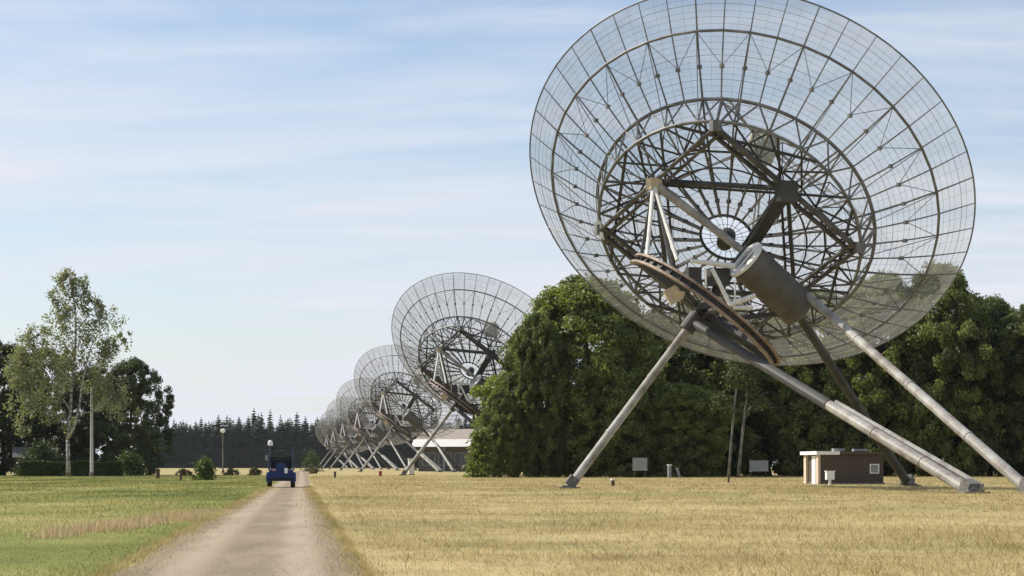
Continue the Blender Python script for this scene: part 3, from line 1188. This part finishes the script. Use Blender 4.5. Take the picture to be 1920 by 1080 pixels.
        if k % 2 == 0:
            b.tube(dp(RBACK, a, .25), dp(ROUT, a, ROUT ** 2 / 35 - .2), .030, n=4)
            b.tube(dp(ROUT, a, ROUT ** 2 / 35 - .2), dp(9.2, TH[(k + 1) % NR], 9.2 ** 2 / 35 - .05), .022, n=4)
            b.tube(dp(ROUT, a, ROUT ** 2 / 35 - .2), dp(9.2, TH[k - 1], 9.2 ** 2 / 35 - .05), .022, n=4)
        put(b, 'rib', 'steel')
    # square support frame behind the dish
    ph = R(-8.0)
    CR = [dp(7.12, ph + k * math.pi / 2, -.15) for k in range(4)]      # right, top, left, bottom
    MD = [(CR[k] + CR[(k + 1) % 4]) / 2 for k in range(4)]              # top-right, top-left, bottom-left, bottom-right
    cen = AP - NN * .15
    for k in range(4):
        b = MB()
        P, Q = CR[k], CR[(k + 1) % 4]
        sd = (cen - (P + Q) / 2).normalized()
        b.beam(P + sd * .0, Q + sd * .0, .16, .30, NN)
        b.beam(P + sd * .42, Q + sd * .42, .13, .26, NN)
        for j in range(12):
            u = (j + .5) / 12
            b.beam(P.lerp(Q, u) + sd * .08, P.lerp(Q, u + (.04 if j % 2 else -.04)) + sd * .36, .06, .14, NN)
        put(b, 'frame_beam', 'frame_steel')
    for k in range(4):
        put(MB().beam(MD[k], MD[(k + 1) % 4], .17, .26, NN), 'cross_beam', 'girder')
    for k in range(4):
        a = ph + k * math.pi / 2
        b = MB()
        b.tube(CR[k], dp(RMID, a + .13), .075)
        b.tube(CR[k], dp(RMID, a - .13), .075)
        b.tube(CR[k], dp(5.2, a + .32), .065)
        b.tube(CR[k], dp(5.2, a - .32), .065)
        b.tube(CR[k], dp(RMID, a), .09)
        b.box(CR[k] + NN * .1, (.5, .5, .55), .3)
        put(b, 'corner_strut', 'steel')
        b = MB()
        b.tube(MD[k], dp(RMID, a + math.pi / 4 + .1), .06)
        b.tube(MD[k], dp(RMID, a + math.pi / 4 - .1), .06)
        b.tube(MD[k], dp(3.4, a + math.pi / 4, .1), .07)
        put(b, 'edge_strut', 'steel')
    # gear box on the left corner catches the sun
    b = MB()
    b.prism([CR[2] + Vector(v) for v in ((-.25, -.2, -.15), (.25, -.2, -.5), (.05, -.2, .55), (-.3, -.2, .45))], (0.1, .35, 0))
    put(b, 'corner_plate', 'white_steel')
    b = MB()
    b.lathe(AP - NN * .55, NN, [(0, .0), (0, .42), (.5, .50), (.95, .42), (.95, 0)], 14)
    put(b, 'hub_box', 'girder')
    # focus box and the four legs that hold it
    FO = AP + NN * 8.6
    b = MB()
    b.lathe(FO - NN * .9, NN, [(0, 0), (0, .62), (.25, .85), (1.2, .85), (1.3, .6), (1.3, 0)], 12)
    fb = put(b, 'focus_box', 'box_green')
    b = MB()
    b.lathe(FO + NN * .45, NN, [(0, .9), (.25, .9), (.3, .5), (.75, .42), (.75, 0)], 12)
    for k in range(6):
        a = k * math.pi / 3
        p = FO + NN * .1 + (E1 * math.cos(a) + E2 * math.sin(a)) * .92
        b.tube(p - NN * .6, p + NN * .7, .07)
    put(b, 'focus_cap', 'box_tan', fb)
    for k in range(4):
        b = MB()
        a = ph + k * math.pi / 2
        P0, P1 = dp(RMID, a + .035), dp(RMID, a - .035)
        Q = FO - NN * .5 + (E1 * math.cos(a) + E2 * math.sin(a)) * .8
        b.tube(P0, Q + NN * .4, .055)
        b.tube(P1, Q, .055)
        for j in range(7):
            u = j / 7
            b.tube(P0.lerp(Q + NN * .4, u), P1.lerp(Q, u + .09), .028, n=4)
        put(b, 'feed_leg', 'steel')
    # equatorial mount
    foot = Vector((2.95, 102.5, 0))
    J = at(1298, 604, 103.1)
    A1 = at(1397, 474, 103.7)
    A2 = at(1400, 489, 102.6)
    q = Vector((.73, .28, -.62)).normalized()
    D1 = A2 + q * 4.15
    p = Vector((.60, .07, .80)).normalized()

    def leg(P, Q, r0, r1, m='leg_steel', block=True, collars=2):
        b = MB()
        b.tube(P, Q, r0, r1, 12)
        d = (P - Q)
        for j in range(collars):
            u = (j + 1) / (collars + 1.0)
            c = Vector(P).lerp(Q, u)
            rr = r0 + (r1 - r0) * u
            b.tube(c - d.normalized() * .06, c + d.normalized() * .06, rr + .025, n=12)
        sv = d.normalized().cross(Vector((0, 1, 0))).normalized()
        sv = (sv * .5 - Vector((0, .85, 0))).normalized()
        b.tube(Vector(P).lerp(Q, .06) + sv * (r0 + .02), Vector(P).lerp(Q, .94) + sv * (r1 + .03), .028, n=5)
        o = put(b, 'leg', m)
        if block:
            f_ = MB()
            f_.box((P[0], P[1], -.02), (1.1, 1.1, .20), .1)
            f_.box((P[0], P[1], .12), (.7, .7, .10), .1)
            f_.beam(Vector((P[0], P[1], .1)) + (Q - P).normalized() * .05, Vector((P[0], P[1], .1)) + (Q - P).normalized() * .6, r0 * 2.3, r0 * 2.3, (0, 0, 1))
            put(f_, 'foot', 'concrete', o)
        return o
    leg(foot, J, .235, .20)
    F1 = at(1826, 924, 0) if False else Vector((19.85, 84.3, 0))
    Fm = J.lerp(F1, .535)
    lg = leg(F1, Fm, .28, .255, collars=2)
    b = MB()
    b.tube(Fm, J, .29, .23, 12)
    put(b, 'shaded_section', 'girder', lg)  # shadow on the upper leg, put in as a darker steel colour
    F3 = Vector((22.55, 85.0, 0))
    leg(F3, at(1516, 556, 103.0), .26, .215, collars=3)
    F4 = Vector((23.3, 115.0, 0))
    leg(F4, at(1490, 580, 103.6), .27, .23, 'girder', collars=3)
    # twin stiffener along the nearest brace
    sd = (J - F1).normalized().cross(Vector((0, 0, 1))).normalized()
    put(MB().tube(F1 + sd * .45 + Vector((0, 0, .3)), F1.lerp(J, .46) + sd * .34 + Vector((0, 0, .20)), .13, .10, 8), 'stiffener', 'leg_steel')
    # polar axle and joints
    b = MB()
    b.tube(J - p * .5, A1 + p * .3, .30, .26, 12)
    b.lathe(J - p * .55, p, [(0, 0), (0, .42), (1.0, .42), (1.0, 0)], 16)
    put(b, 'polar_axle', 'girder', smooth=False)
    # drum with its flange
    b = MB()
    b.lathe(A2, q, [(.40, 0), (.40, .70), (0, .70), (0, 1.0), (.12, 1.04), (4.0, 1.04), (4.15, .8), (4.15, 0)], 28)
    for s_ in (.9, 2.1, 3.3):
        b.lathe(A2 + q * s_, q, [(0, 1.03), (0, 1.065), (.09, 1.065), (.09, 1.03)], 28)
    dr = put(b, 'drum', 'drum')
    b = MB()
    b.lathe(A2 - q * .16, q, [(0, .70), (0, 1.14), (.16, 1.14), (.16, .70), (0, .70)], 32)
    v = q.cross(Vector((0, 1, 0))).normalized() * .92
    b.beam(A2 - q * .07 - v, A2 - q * .07 + v, .26, .08, q)
    put(b, 'flange', 'white_steel', dr)
    # yoke between frame and axle head
    put(MB().tube(MD[1] - NN * .2, A1, .23, .20, 10), 'yoke_tube', 'leg_steel')
    b = MB()
    b.beam(MD[0] - NN * .1, A1 + Vector((.1, .5, .1)), .75, .30, NN)
    b.beam(MD[0] - NN * .1 + Vector((-.35, -.3, 0)), A1 + Vector((-.1, .25, .1)), .12, .40, NN)
    b.box(MD[0] - NN * .3, (1.0, .7, 1.1), .4)
    put(b, 'yoke_girder', 'girder')
    b = MB()
    b.box(MD[1] - NN * .3, (.7, .5, .6), .5)
    put(b, 'bearing_box', 'box_tan')
    # gear arc
    G0 = at(1320, 588, 103.1)
    ga = Vector((.79, .08, -.61)).normalized()
    gb = (Vector((0, -1, 0)) + p * .05)
    gb = (gb - ga * gb.dot(ga)).normalized()
    gp = ga.cross(gb).normalized()
    if gp.dot(p) < 0:
        gp = -gp
    b = MB()
    n = 40
    for off, rr, ww in ((-.21, 4.65, .13), (.21, 4.65, .13)):
        pr = []
        for k in range(n + 1):
            a = R(-4) + R(176) * k / n
            u = ga * math.cos(a) * -1 + gb * math.sin(a)
            pr.append((G0 + u * rr + gp * off, u))
        vs = []
        for (c, u) in pr:
            for (i, j) in ((-1, -1), (1, -1), (1, 1), (-1, 1)):
                vs.append(c + gp * (ww / 2 * i) + u * (.10 * j))
        fs = [(i * 4 + j, i * 4 + (j + 1) % 4, i * 4 + 4 + (j + 1) % 4, i * 4 + 4 + j) for i in range(n) for j in range(4)]
        fs += [(3, 2, 1, 0), (n * 4, n * 4 + 1, n * 4 + 2, n * 4 + 3)]
        b.add(vs, fs)
    put(b, 'gear_arc', 'gear')
    b = MB()
    pr = [(G0, -ga * math.cos(R(-4 + 176 * k / n)) + gb * math.sin(R(-4 + 176 * k / n))) for k in range(n + 1)]
    vs = [c + gp * (.2 * i) + u * (4.42 + .05 * j) for (c, u) in pr for (i, j) in ((-1, -1), (1, -1), (1, 1), (-1, 1))]
    b.add(vs, [(i * 4 + j, i * 4 + (j + 1) % 4, i * 4 + 4 + (j + 1) % 4, i * 4 + 4 + j) for i in range(n) for j in range(4)] +
          [(3, 2, 1, 0), (n * 4, n * 4 + 1, n * 4 + 2, n * 4 + 3)])
    for k in range(0, n, 2):
        c, u = pr[k]
        b.beam(c + u * 4.4, c + u * 4.62, .05, .42, gp)
    put(b, 'arc_web', 'girder')
    b = MB()
    for a in (4, 45, 90, 135, 168):
        u = -ga * math.cos(R(a)) + gb * math.sin(R(a))
        b.beam(G0 + u * .3, G0 + u * 4.4, .16, .28, gp)
    b.tube(G0 + ga * -4.3, MD[1] - NN * .3, .10)
    b.tube(G0 - ga * 2.4 + gb * 2.2, MD[1] - NN * .3, .12)
    put(b, 'arc_spokes', 'girder')
    b = MB()
    b.tube(at(1213, 480, 101.6), MD[1] - NN * .35, .10, .12, 8)
    b.tube(at(1270, 488, 101.2), MD[1] - NN * .35, .11, .12, 8)
    put(b, 'bipod', 'white_steel')
    # service platform with pale tubes below the drum
    b = MB()
    b.tube(at(1296, 489, 102.0), at(1378, 499, 102.3), .10, .16, 8)
    b.tube(at(1335, 504, 101.6), at(1369, 571, 101.4), .11, n=8)
    b.tube(at(1366, 572, 101.4), at(1416, 554, 101.5), .13, n=8)
    b.tube(at(1374, 577, 101.4), at(1411, 577, 101.7), .11, n=8)
    b.tube(at(1324, 505, 102.0), at(1324, 545, 102.0), .05, n=6)
    b.tube(at(1378, 530, 102.0), at(1378, 560, 102.0), .05, n=6)
    put(b, 'service_platform', 'white_steel')
    b = MB()
    b.beam(at(1255, 540, 100.9), at(1270, 566, 100.9), .75, .5, (0, 1, 0))
    b.path([at(1262, 538, 100.2), at(1270, 548, 100.2), at(1284, 551, 100.2)], .11, 6)
    put(b, 'drive_motor', 'box_tan')
    b = MB()
    b.box(at(1345, 520, 103.0), (1.1, .8, .9), .3)
    b.box(at(1300, 520, 102.8), (.7, .7, 1.0), .2)
    b.box(at(1330, 575, 102.6), (1.5, .8, .35), .2)
    b.beam(J, at(1440, 650, 102.4), .5, .35, (0, 1, 0))
    b.beam(J, D1, .25, .3, (0, 1, 0))
    put(b, 'machine_housing', 'girder')
    return t


LBL = ['nearest huge mesh dish telescope, its pale slanting leg standing in the dry field',
       'second dish telescope from the front, partly hidden by the left end of the oak row',
       'third dish telescope from the front, its mesh overlapped by the second dish',
       'fourth dish telescope from the front, small and mostly behind the third dish',
       'fifth dish telescope from the front, a pale sliver left of the fourth dish',
       'sixth dish telescope from the front, a small pale edge beside the farthest one',
       'farthest and smallest dish telescope, leftmost in the line by the far wood']
tel = make_telescope(LBL[0])
for k in range(1, 7):
    c = copy_tree(tel)
    c.location = tel.location + STEP * k
    c['label'] = LBL[k]


# ------------------------------------------------------------------ cabin under the nearest dish
def cabin():
    Y = gy(908.0)
    yaw = R(6.5)
    ox = at(1539, 900, Y).x
    t = thing('cabin', 'low dark brown cabin with roof edge coloured white where lit, at its door end, under the nearest dish', 'cabin', (ox, Y, 0), yaw)
    w, d, h = 4.15, 3.6, 1.92
    def wall(name, c, s, m):
        return MB().box(c, s).build(name, M[m], t)
    wall('wall', (w / 2, d / 2, h / 2), (w, d, h), 'brick')
    wall('roof', (w / 2 + .75, d / 2, h + .08), (w - 1.0, d + .4, .14), 'wood')  # shaded stretch of the roof edge, painted in as dark wood
    wall('roof_lit_end', (.42, d / 2, h + .10), (1.55, d + .5, .22), 'white')  # lit end of the same roof edge, its brightness coloured in white
    wall('corner_pillar', (-.09, .28, h / 2), (.16, .5, h), 'beige')
    wall('corner_pillar', (-.09, d - .3, h / 2), (.16, .6, h), 'beige')
    dr = wall('door', (-.04, 1.5, .92), (.06, .9, 1.84), 'white')
    MB().tube((-.09, 1.85, .95), (-.14, 1.85, .95), .03).build('handle', M['black'], dr)
    fr = MB()
    for (x0, z0, sx, sz) in ((3.55, 1.28, .62, .06), (3.55, .72, .62, .06), (3.27, 1.0, .06, .5), (3.83, 1.0, .06, .5)):
        fr.box((x0, -.03, z0), (sx, .07, sz))
    wd = fr.build('window', M['white'], t)
    MB().box((3.55, -.012, 1.0), (.5, .03, .5)).build('blind', M['board'], wd)
    wall('roof_hatch', (1.3, .5, h + .30), (.75, .5, .18), 'board')
    wall('roof_hatch', (2.75, .5, h + .29), (.95, .5, .16), 'board')
    wall('plinth', (w / 2, d / 2, .05), (w + .12, d + .12, .12), 'concrete')


cabin()


def utility_box():
    Y = gy(909.5)
    t = thing('utility_box', 'small white utility box on a post before the brown cabin', 'utility box', (at(1556, 900, Y).x, Y, 0), R(8))
    MB().box((0, 0, .58), (.50, .34, .50)).build('cabinet', M['white'], t)
    MB().box((0, 0, .855), (.58, .42, .05)).build('lid', M['white'], t)
    MB().box((0, 0, .17), (.14, .14, .34)).build('post', M['white'], t)


utility_box()


def board(px, Y, w, z0, z1, label, rz):
    t = thing('notice_board', label, 'notice board', (at(px, 880, Y).x, Y, 0), rz, 'grey boards in front of the oaks')
    MB().box((0, 0, (z0 + z1) / 2), (w, .08, z1 - z0)).build('panel', M['board'], t)
    MB().box((0, -.06, z0 + .05), (w + .06, .06, .12)).build('ledge', M['purlin'], t)
    for s in (-1, 1):
        MB().box((s * w * .38, .07, z1 / 2), (.09, .06, z1)).build('leg', M['wood'], t)


board(1200, 196, 1.45, .75, 2.0, 'squarer grey board behind the pale slanting leg, before the oaks', R(4))
board(1423, 200, 1.9, .65, 1.75, 'wider grey board with white lower edge, right of the twin-trunk birch', R(-4))


def post(name, label, cat, px, Y, w, h, m, cap=None, lean=0.0, group=None):
    t = thing(name, label, cat, (at(px, 880, Y).x, Y, 0), .3, group)
    MB().beam((0, 0, -.1), (lean * h, 0, h), w, w, (0, 1, 0)).build('shaft', M[m], t)
    b = MB()
    b.box((lean * h, 0, h + .04), (w * 1.25, w * 1.25, .1))
    b.build('cap', M[cap or m], t)
    return t


post('marker_post', 'short white marker post at the foot of the oaks, standing upright', 'post', 1255, 197, .30, 1.25, 'board', 'white')
post('marker_post', 'leaning pale marker post beside the upright white one', 'post', 1275, 197, .22, .9, 'board', None, -.35)
post('field_stake', 'small white and dark stake in the field right of the pale leg', 'stake', 1149, gy(912), .17, .36, 'wood', 'white')
post('field_stake', 'thin brown stake in the field before the twin-trunk birch', 'stake', 1366, gy(905), .12, .5, 'wood')
post('field_stake', 'red marker stake left of the second dish foot', 'stake', 713, gy(893), .3, .5, 'red', 'red')
post('field_stake', 'brown stake right of the track, left of the red stake', 'stake', 628, gy(896), .2, .55, 'wood')
post('field_stake', 'brown stake on the verge left of the green shrub', 'stake', 339, gy(901), .16, .5, 'wood')
post('field_stake', 'thick brown stump near the right end of the hedge', 'stake', 296, gy(897), .35, .8, 'wood')


def white_cabinet():
    Y = 262.0
    t = thing('white_cabinet', 'tall white cabinet standing beside the second dish foot', 'cabinet', (at(771, 880, Y).x, Y, 0), .2)
    MB().box((0, 0, 1.1), (.75, .6, 2.0)).build('body', M['white'], t)
    MB().box((0, 0, 2.16), (.9, .75, .1)).build('lid', M['white'], t)
    MB().box((0, 0, .05), (.85, .7, .12)).build('plinth', M['concrete'], t)


white_cabinet()


# ------------------------------------------------------------------ building behind the dishes
def building():
    Y = 432.0
    k = Y / F
    x0, x1 = at(778, 0, Y).x, at(960, 0, Y).x
    w = x1 - x0
    t = thing('office_building', 'low office building with a wide pale roof edge behind the second dish', 'building', (x0, Y, 0), R(-22))
    zf0, zf1, zt = H + (HY - 837) * k, H + (HY - 826) * k, H + (HY - 804) * k
    MB().box((w / 2, 6, zf0 / 2), (w - 1.2, 11, zf0)).build('wall', M['wall_dark'], t)
    b = MB()
    b.prism([(0, -.6, zf0), (0, -.6, zf1), (0, 6, zt), (0, 12.6, zf1), (0, 12.6, zf0)], (w, 0, 0))
    b.build('roof', M['roof_grey'], t)
    f_ = MB()
    f_.prism([(-.15, -1.5, zf0 - .1), (-.15, -.58, zf1 + .25), (-.15, -.58, zf0 - .1)], (w + .3, 0, 0))
    f_.build('fascia', M['white'], t)
    for j in range(5):
        cx = 2.0 + j * (w - 3.6) / 4.6 + 1.2
        f_ = MB()
        for (dx, dz, sx, sz) in ((0, 1.35, 3.1, .14), (0, -1.35, 3.1, .14), (-1.5, 0, .14, 2.7), (1.5, 0, .14, 2.7), (0, 0, .1, 2.6)):
            f_.box((cx + dx, .42, 2.7 + dz), (sx, .14, sz))
        wd = f_.build('window', M['board'], t)
        MB().box((cx, .47, 2.7), (2.9, .04, 2.6)).build('pane', M['glass'], wd)
    MB().box((6.9, .40, zf0 / 2), (.5, .3, zf0)).build('pilaster', M['board'], t)


building()


# ------------------------------------------------------------------ small house under the left trees
def house():
    Y = 238.0
    t = thing('small_house', 'small brown house with a low roof, half hidden under the left trees', 'house', (at(66, 880, Y).x, Y, 0), .25)
    MB().box((0, 2.5, 1.15), (4.6, 5, 2.3)).build('wall', M['brick'], t)
    b = MB()
    b.prism([(-2.7, -.4, 2.25), (-2.7, 2.5, 3.5), (-2.7, 5.4, 2.25), (-2.7, 5.4, 2.13), (-2.7, 2.5, 3.36), (-2.7, -.4, 2.13)], (5.4, 0, 0))
    b.build('roof', M['wall_dark'], t)
    wd = MB().box((-1.0, -.03, 1.3), (1.2, .08, .9)).build('window', M['board'], t)
    MB().box((-1.0, -.075, 1.3), (1.04, .03, .74)).build('pane', M['glass'], wd)
    dr = MB().box((1.1, -.03, 1.0), (.9, .08, 2.0)).build('door', M['wood'], t)
    MB().tube((.78, -.07, 1.0), (.78, -.14, 1.0), .03).build('handle', M['pole'], dr)


house()


# ------------------------------------------------------------------ pole and street lamp
def tall_pole():
    Y = 216.0
    h = H + (HY - 729) / F * Y
    t = thing('grey_pole', 'tall plain grey pole standing right of the birch trunk', 'pole', (at(172, 880, Y).x, Y, 0))
    MB().tube((0, 0, -.1), (0, 0, h), .20, .13, 12).build('shaft', M['pole'], t)
    MB().lathe((0, 0, h), (0, 0, 1), [(0, .15), (.06, .15), (.12, .06), (.12, 0)], 12).build('cap', M['pole'], t)
    MB().tube((0, 0, -.1), (0, 0, .5), .26, n=12).build('base', M['concrete'], t)


tall_pole()


def street_lamp():
    Y = 400.0
    h = H + (HY - 812) / F * Y
    t = thing('street_lamp', 'lamp post with a white head before the far wood, left of the track', 'street lamp', (at(418, 880, Y).x, Y, 0))
    MB().tube((0, 0, -.1), (0, 0, h), .16, .09, 10).build('pole', M['bark_grey'], t)
    b = MB()
    b.lathe((0, 0, h), (0, 0, 1), [(0, .1), (.1, .28), (.35, .50), (.6, .48), (.78, .2), (.8, 0)], 14)
    b.build('lamp_head', M['lamp_glass'], t)
    MB().lathe((0, 0, h + .60), (0, 0, 1), [(0, .56), (.1, .52), (.25, .2), (.3, 0)], 14).build('hood', M['white_steel'], t)


street_lamp()


# ------------------------------------------------------------------ the dark blue vehicle on the track
def vehicle():
    Y = gy(914.5)
    s = Y / F
    t = thing('utility_vehicle', 'dark blue utility vehicle with a tall open frame, driving away along the track', 'vehicle', (at(527, 900, Y).x, Y, 0), R(6.2))
    hw = .80
    b = MB()
    # lower body with rounded shoulders
    prof = [(-.66, .36), (.66, .36), (.72, .55), (.70, .82), (.60, .98), (-.60, .98), (-.70, .82), (-.72, .55)]
    b.prism([(x, 0, z) for x, z in prof], (0, 2.6, 0))
    bd = b.build('body', M['blue'], t)
    MB().prism([(-.30, -.06, .92), (.30, -.06, .92), (.26, -.06, 1.34), (-.26, -.06, 1.34)], (0, .9, 0)).build('engine_cover', M['blue'], t)
    MB().box((0, -.05, .46), (1.3, .12, .14)).build('bumper', M['black'], t)
    for sx in (-1, 1):
        for y in (.35, 2.2):
            w = MB()
            w.lathe((sx * .63 - .12 * 1, y, .34), (1, 0, 0), [(0, .16), (0, .30), (.04, .34), (.20, .34), (.24, .30), (.24, .16)], 20)
            wo = w.build('wheel', M['black'], t)
            MB().lathe((sx * .63 - .10, y, .34), (1, 0, 0), [(0, 0), (0, .17), (.2, .17), (.2, 0)], 14).build('rim', M['board'], wo)
        f_ = MB()
        ax = [(R(a)) for a in range(-10, 191, 20)]
        pts = [(sx * .66 - .14, .35 + .42 * math.cos(a), .40 + .44 * math.sin(a)) for a in ax] + [(sx * .66 - .14, .35 + .37 * math.cos(a), .40 + .39 * math.sin(a)) for a in reversed(ax)]
        f_.prism(pts, (.28, 0, 0))
        f_.build('fender', M['blue'], t)
        for y in (.1, 1.7):
            MB().tube((sx * .66, y, .95), (sx * .60, y + .12, 2.18), .05, .045, 8).build('cab_post', M['teal'], t)
    r_ = MB()
    r_.tube((-.61, .22, 2.16), (.61, .22, 2.16), .035, n=8)
    r_.tube((-.64, .16, 1.52), (.64, .16, 1.52), .03, n=8)
    r_.build('roll_bar', M['black'], t)
    MB().box((0, 1.82, 1.40), (1.14, .03, .5)).build('windscreen', M['dark_glass'], t)
    MB().path([(0, 1.45, 1.0), (0, 1.25, 1.25)], .03, 6).path([(.19 * math.cos(R(a)), 1.25 + .08 * math.sin(R(a)), 1.28 + .17 * math.sin(R(a))) for a in range(0, 360, 30)], .02, 6, closed=True).build('steering_wheel', M['black'], t)
    for sx in (-1, 1):
        MB().box((sx * .33, .75, 1.12), (.46, .5, .26)).box((sx * .33, .55, 1.42), (.44, .12, .5)).build('seat', M['black'], t)
    MB().box((.27, -.075, .93), (.17, .03, .28)).build('number_plate', M['white'], t)
    MB().box((-.34, -.02, .98), (.26, .05, .12)).build('tail_light', M['tail'], t)
    bc = MB()
    bc.lathe((-.58, .25, 2.28), (0, 0, 1), [(0, .12), (.04, .14), (.22, .13), (.30, .06), (.30, 0)], 12)
    bc.build('beacon', M['lamp_glass'], t)
    mr = MB()
    mr.box((-.78, .2, 1.62), (.16, .05, .30))
    mr.tube((-.64, .2, 1.6), (-.74, .2, 1.6), .02)
    mr.build('mirror', M['board'], t)


vehicle()


# ------------------------------------------------------------------ thin haze in the air
def haze():
    m = bpy.data.materials.new('thin_haze')
    m.use_nodes = True
    n, l = m.node_tree.nodes, m.node_tree.links
    n.clear()
    o = N(n, 'ShaderNodeOutputMaterial')
    v = N(n, 'ShaderNodeVolumePrincipled')
    v.inputs['Color'].default_value = (.92, .95, 1.0, 1)
    v.inputs['Density'].default_value = 0.000035
    v.inputs['Anisotropy'].default_value = 0.2
    l.new(v.outputs[0], o.inputs['Volume'])
    b = MB()
    b.box((-100, 5800, 29), (12600, 12700, 60))
    ob = b.build('haze', m)
    ob['kind'] = 'stuff'


haze()
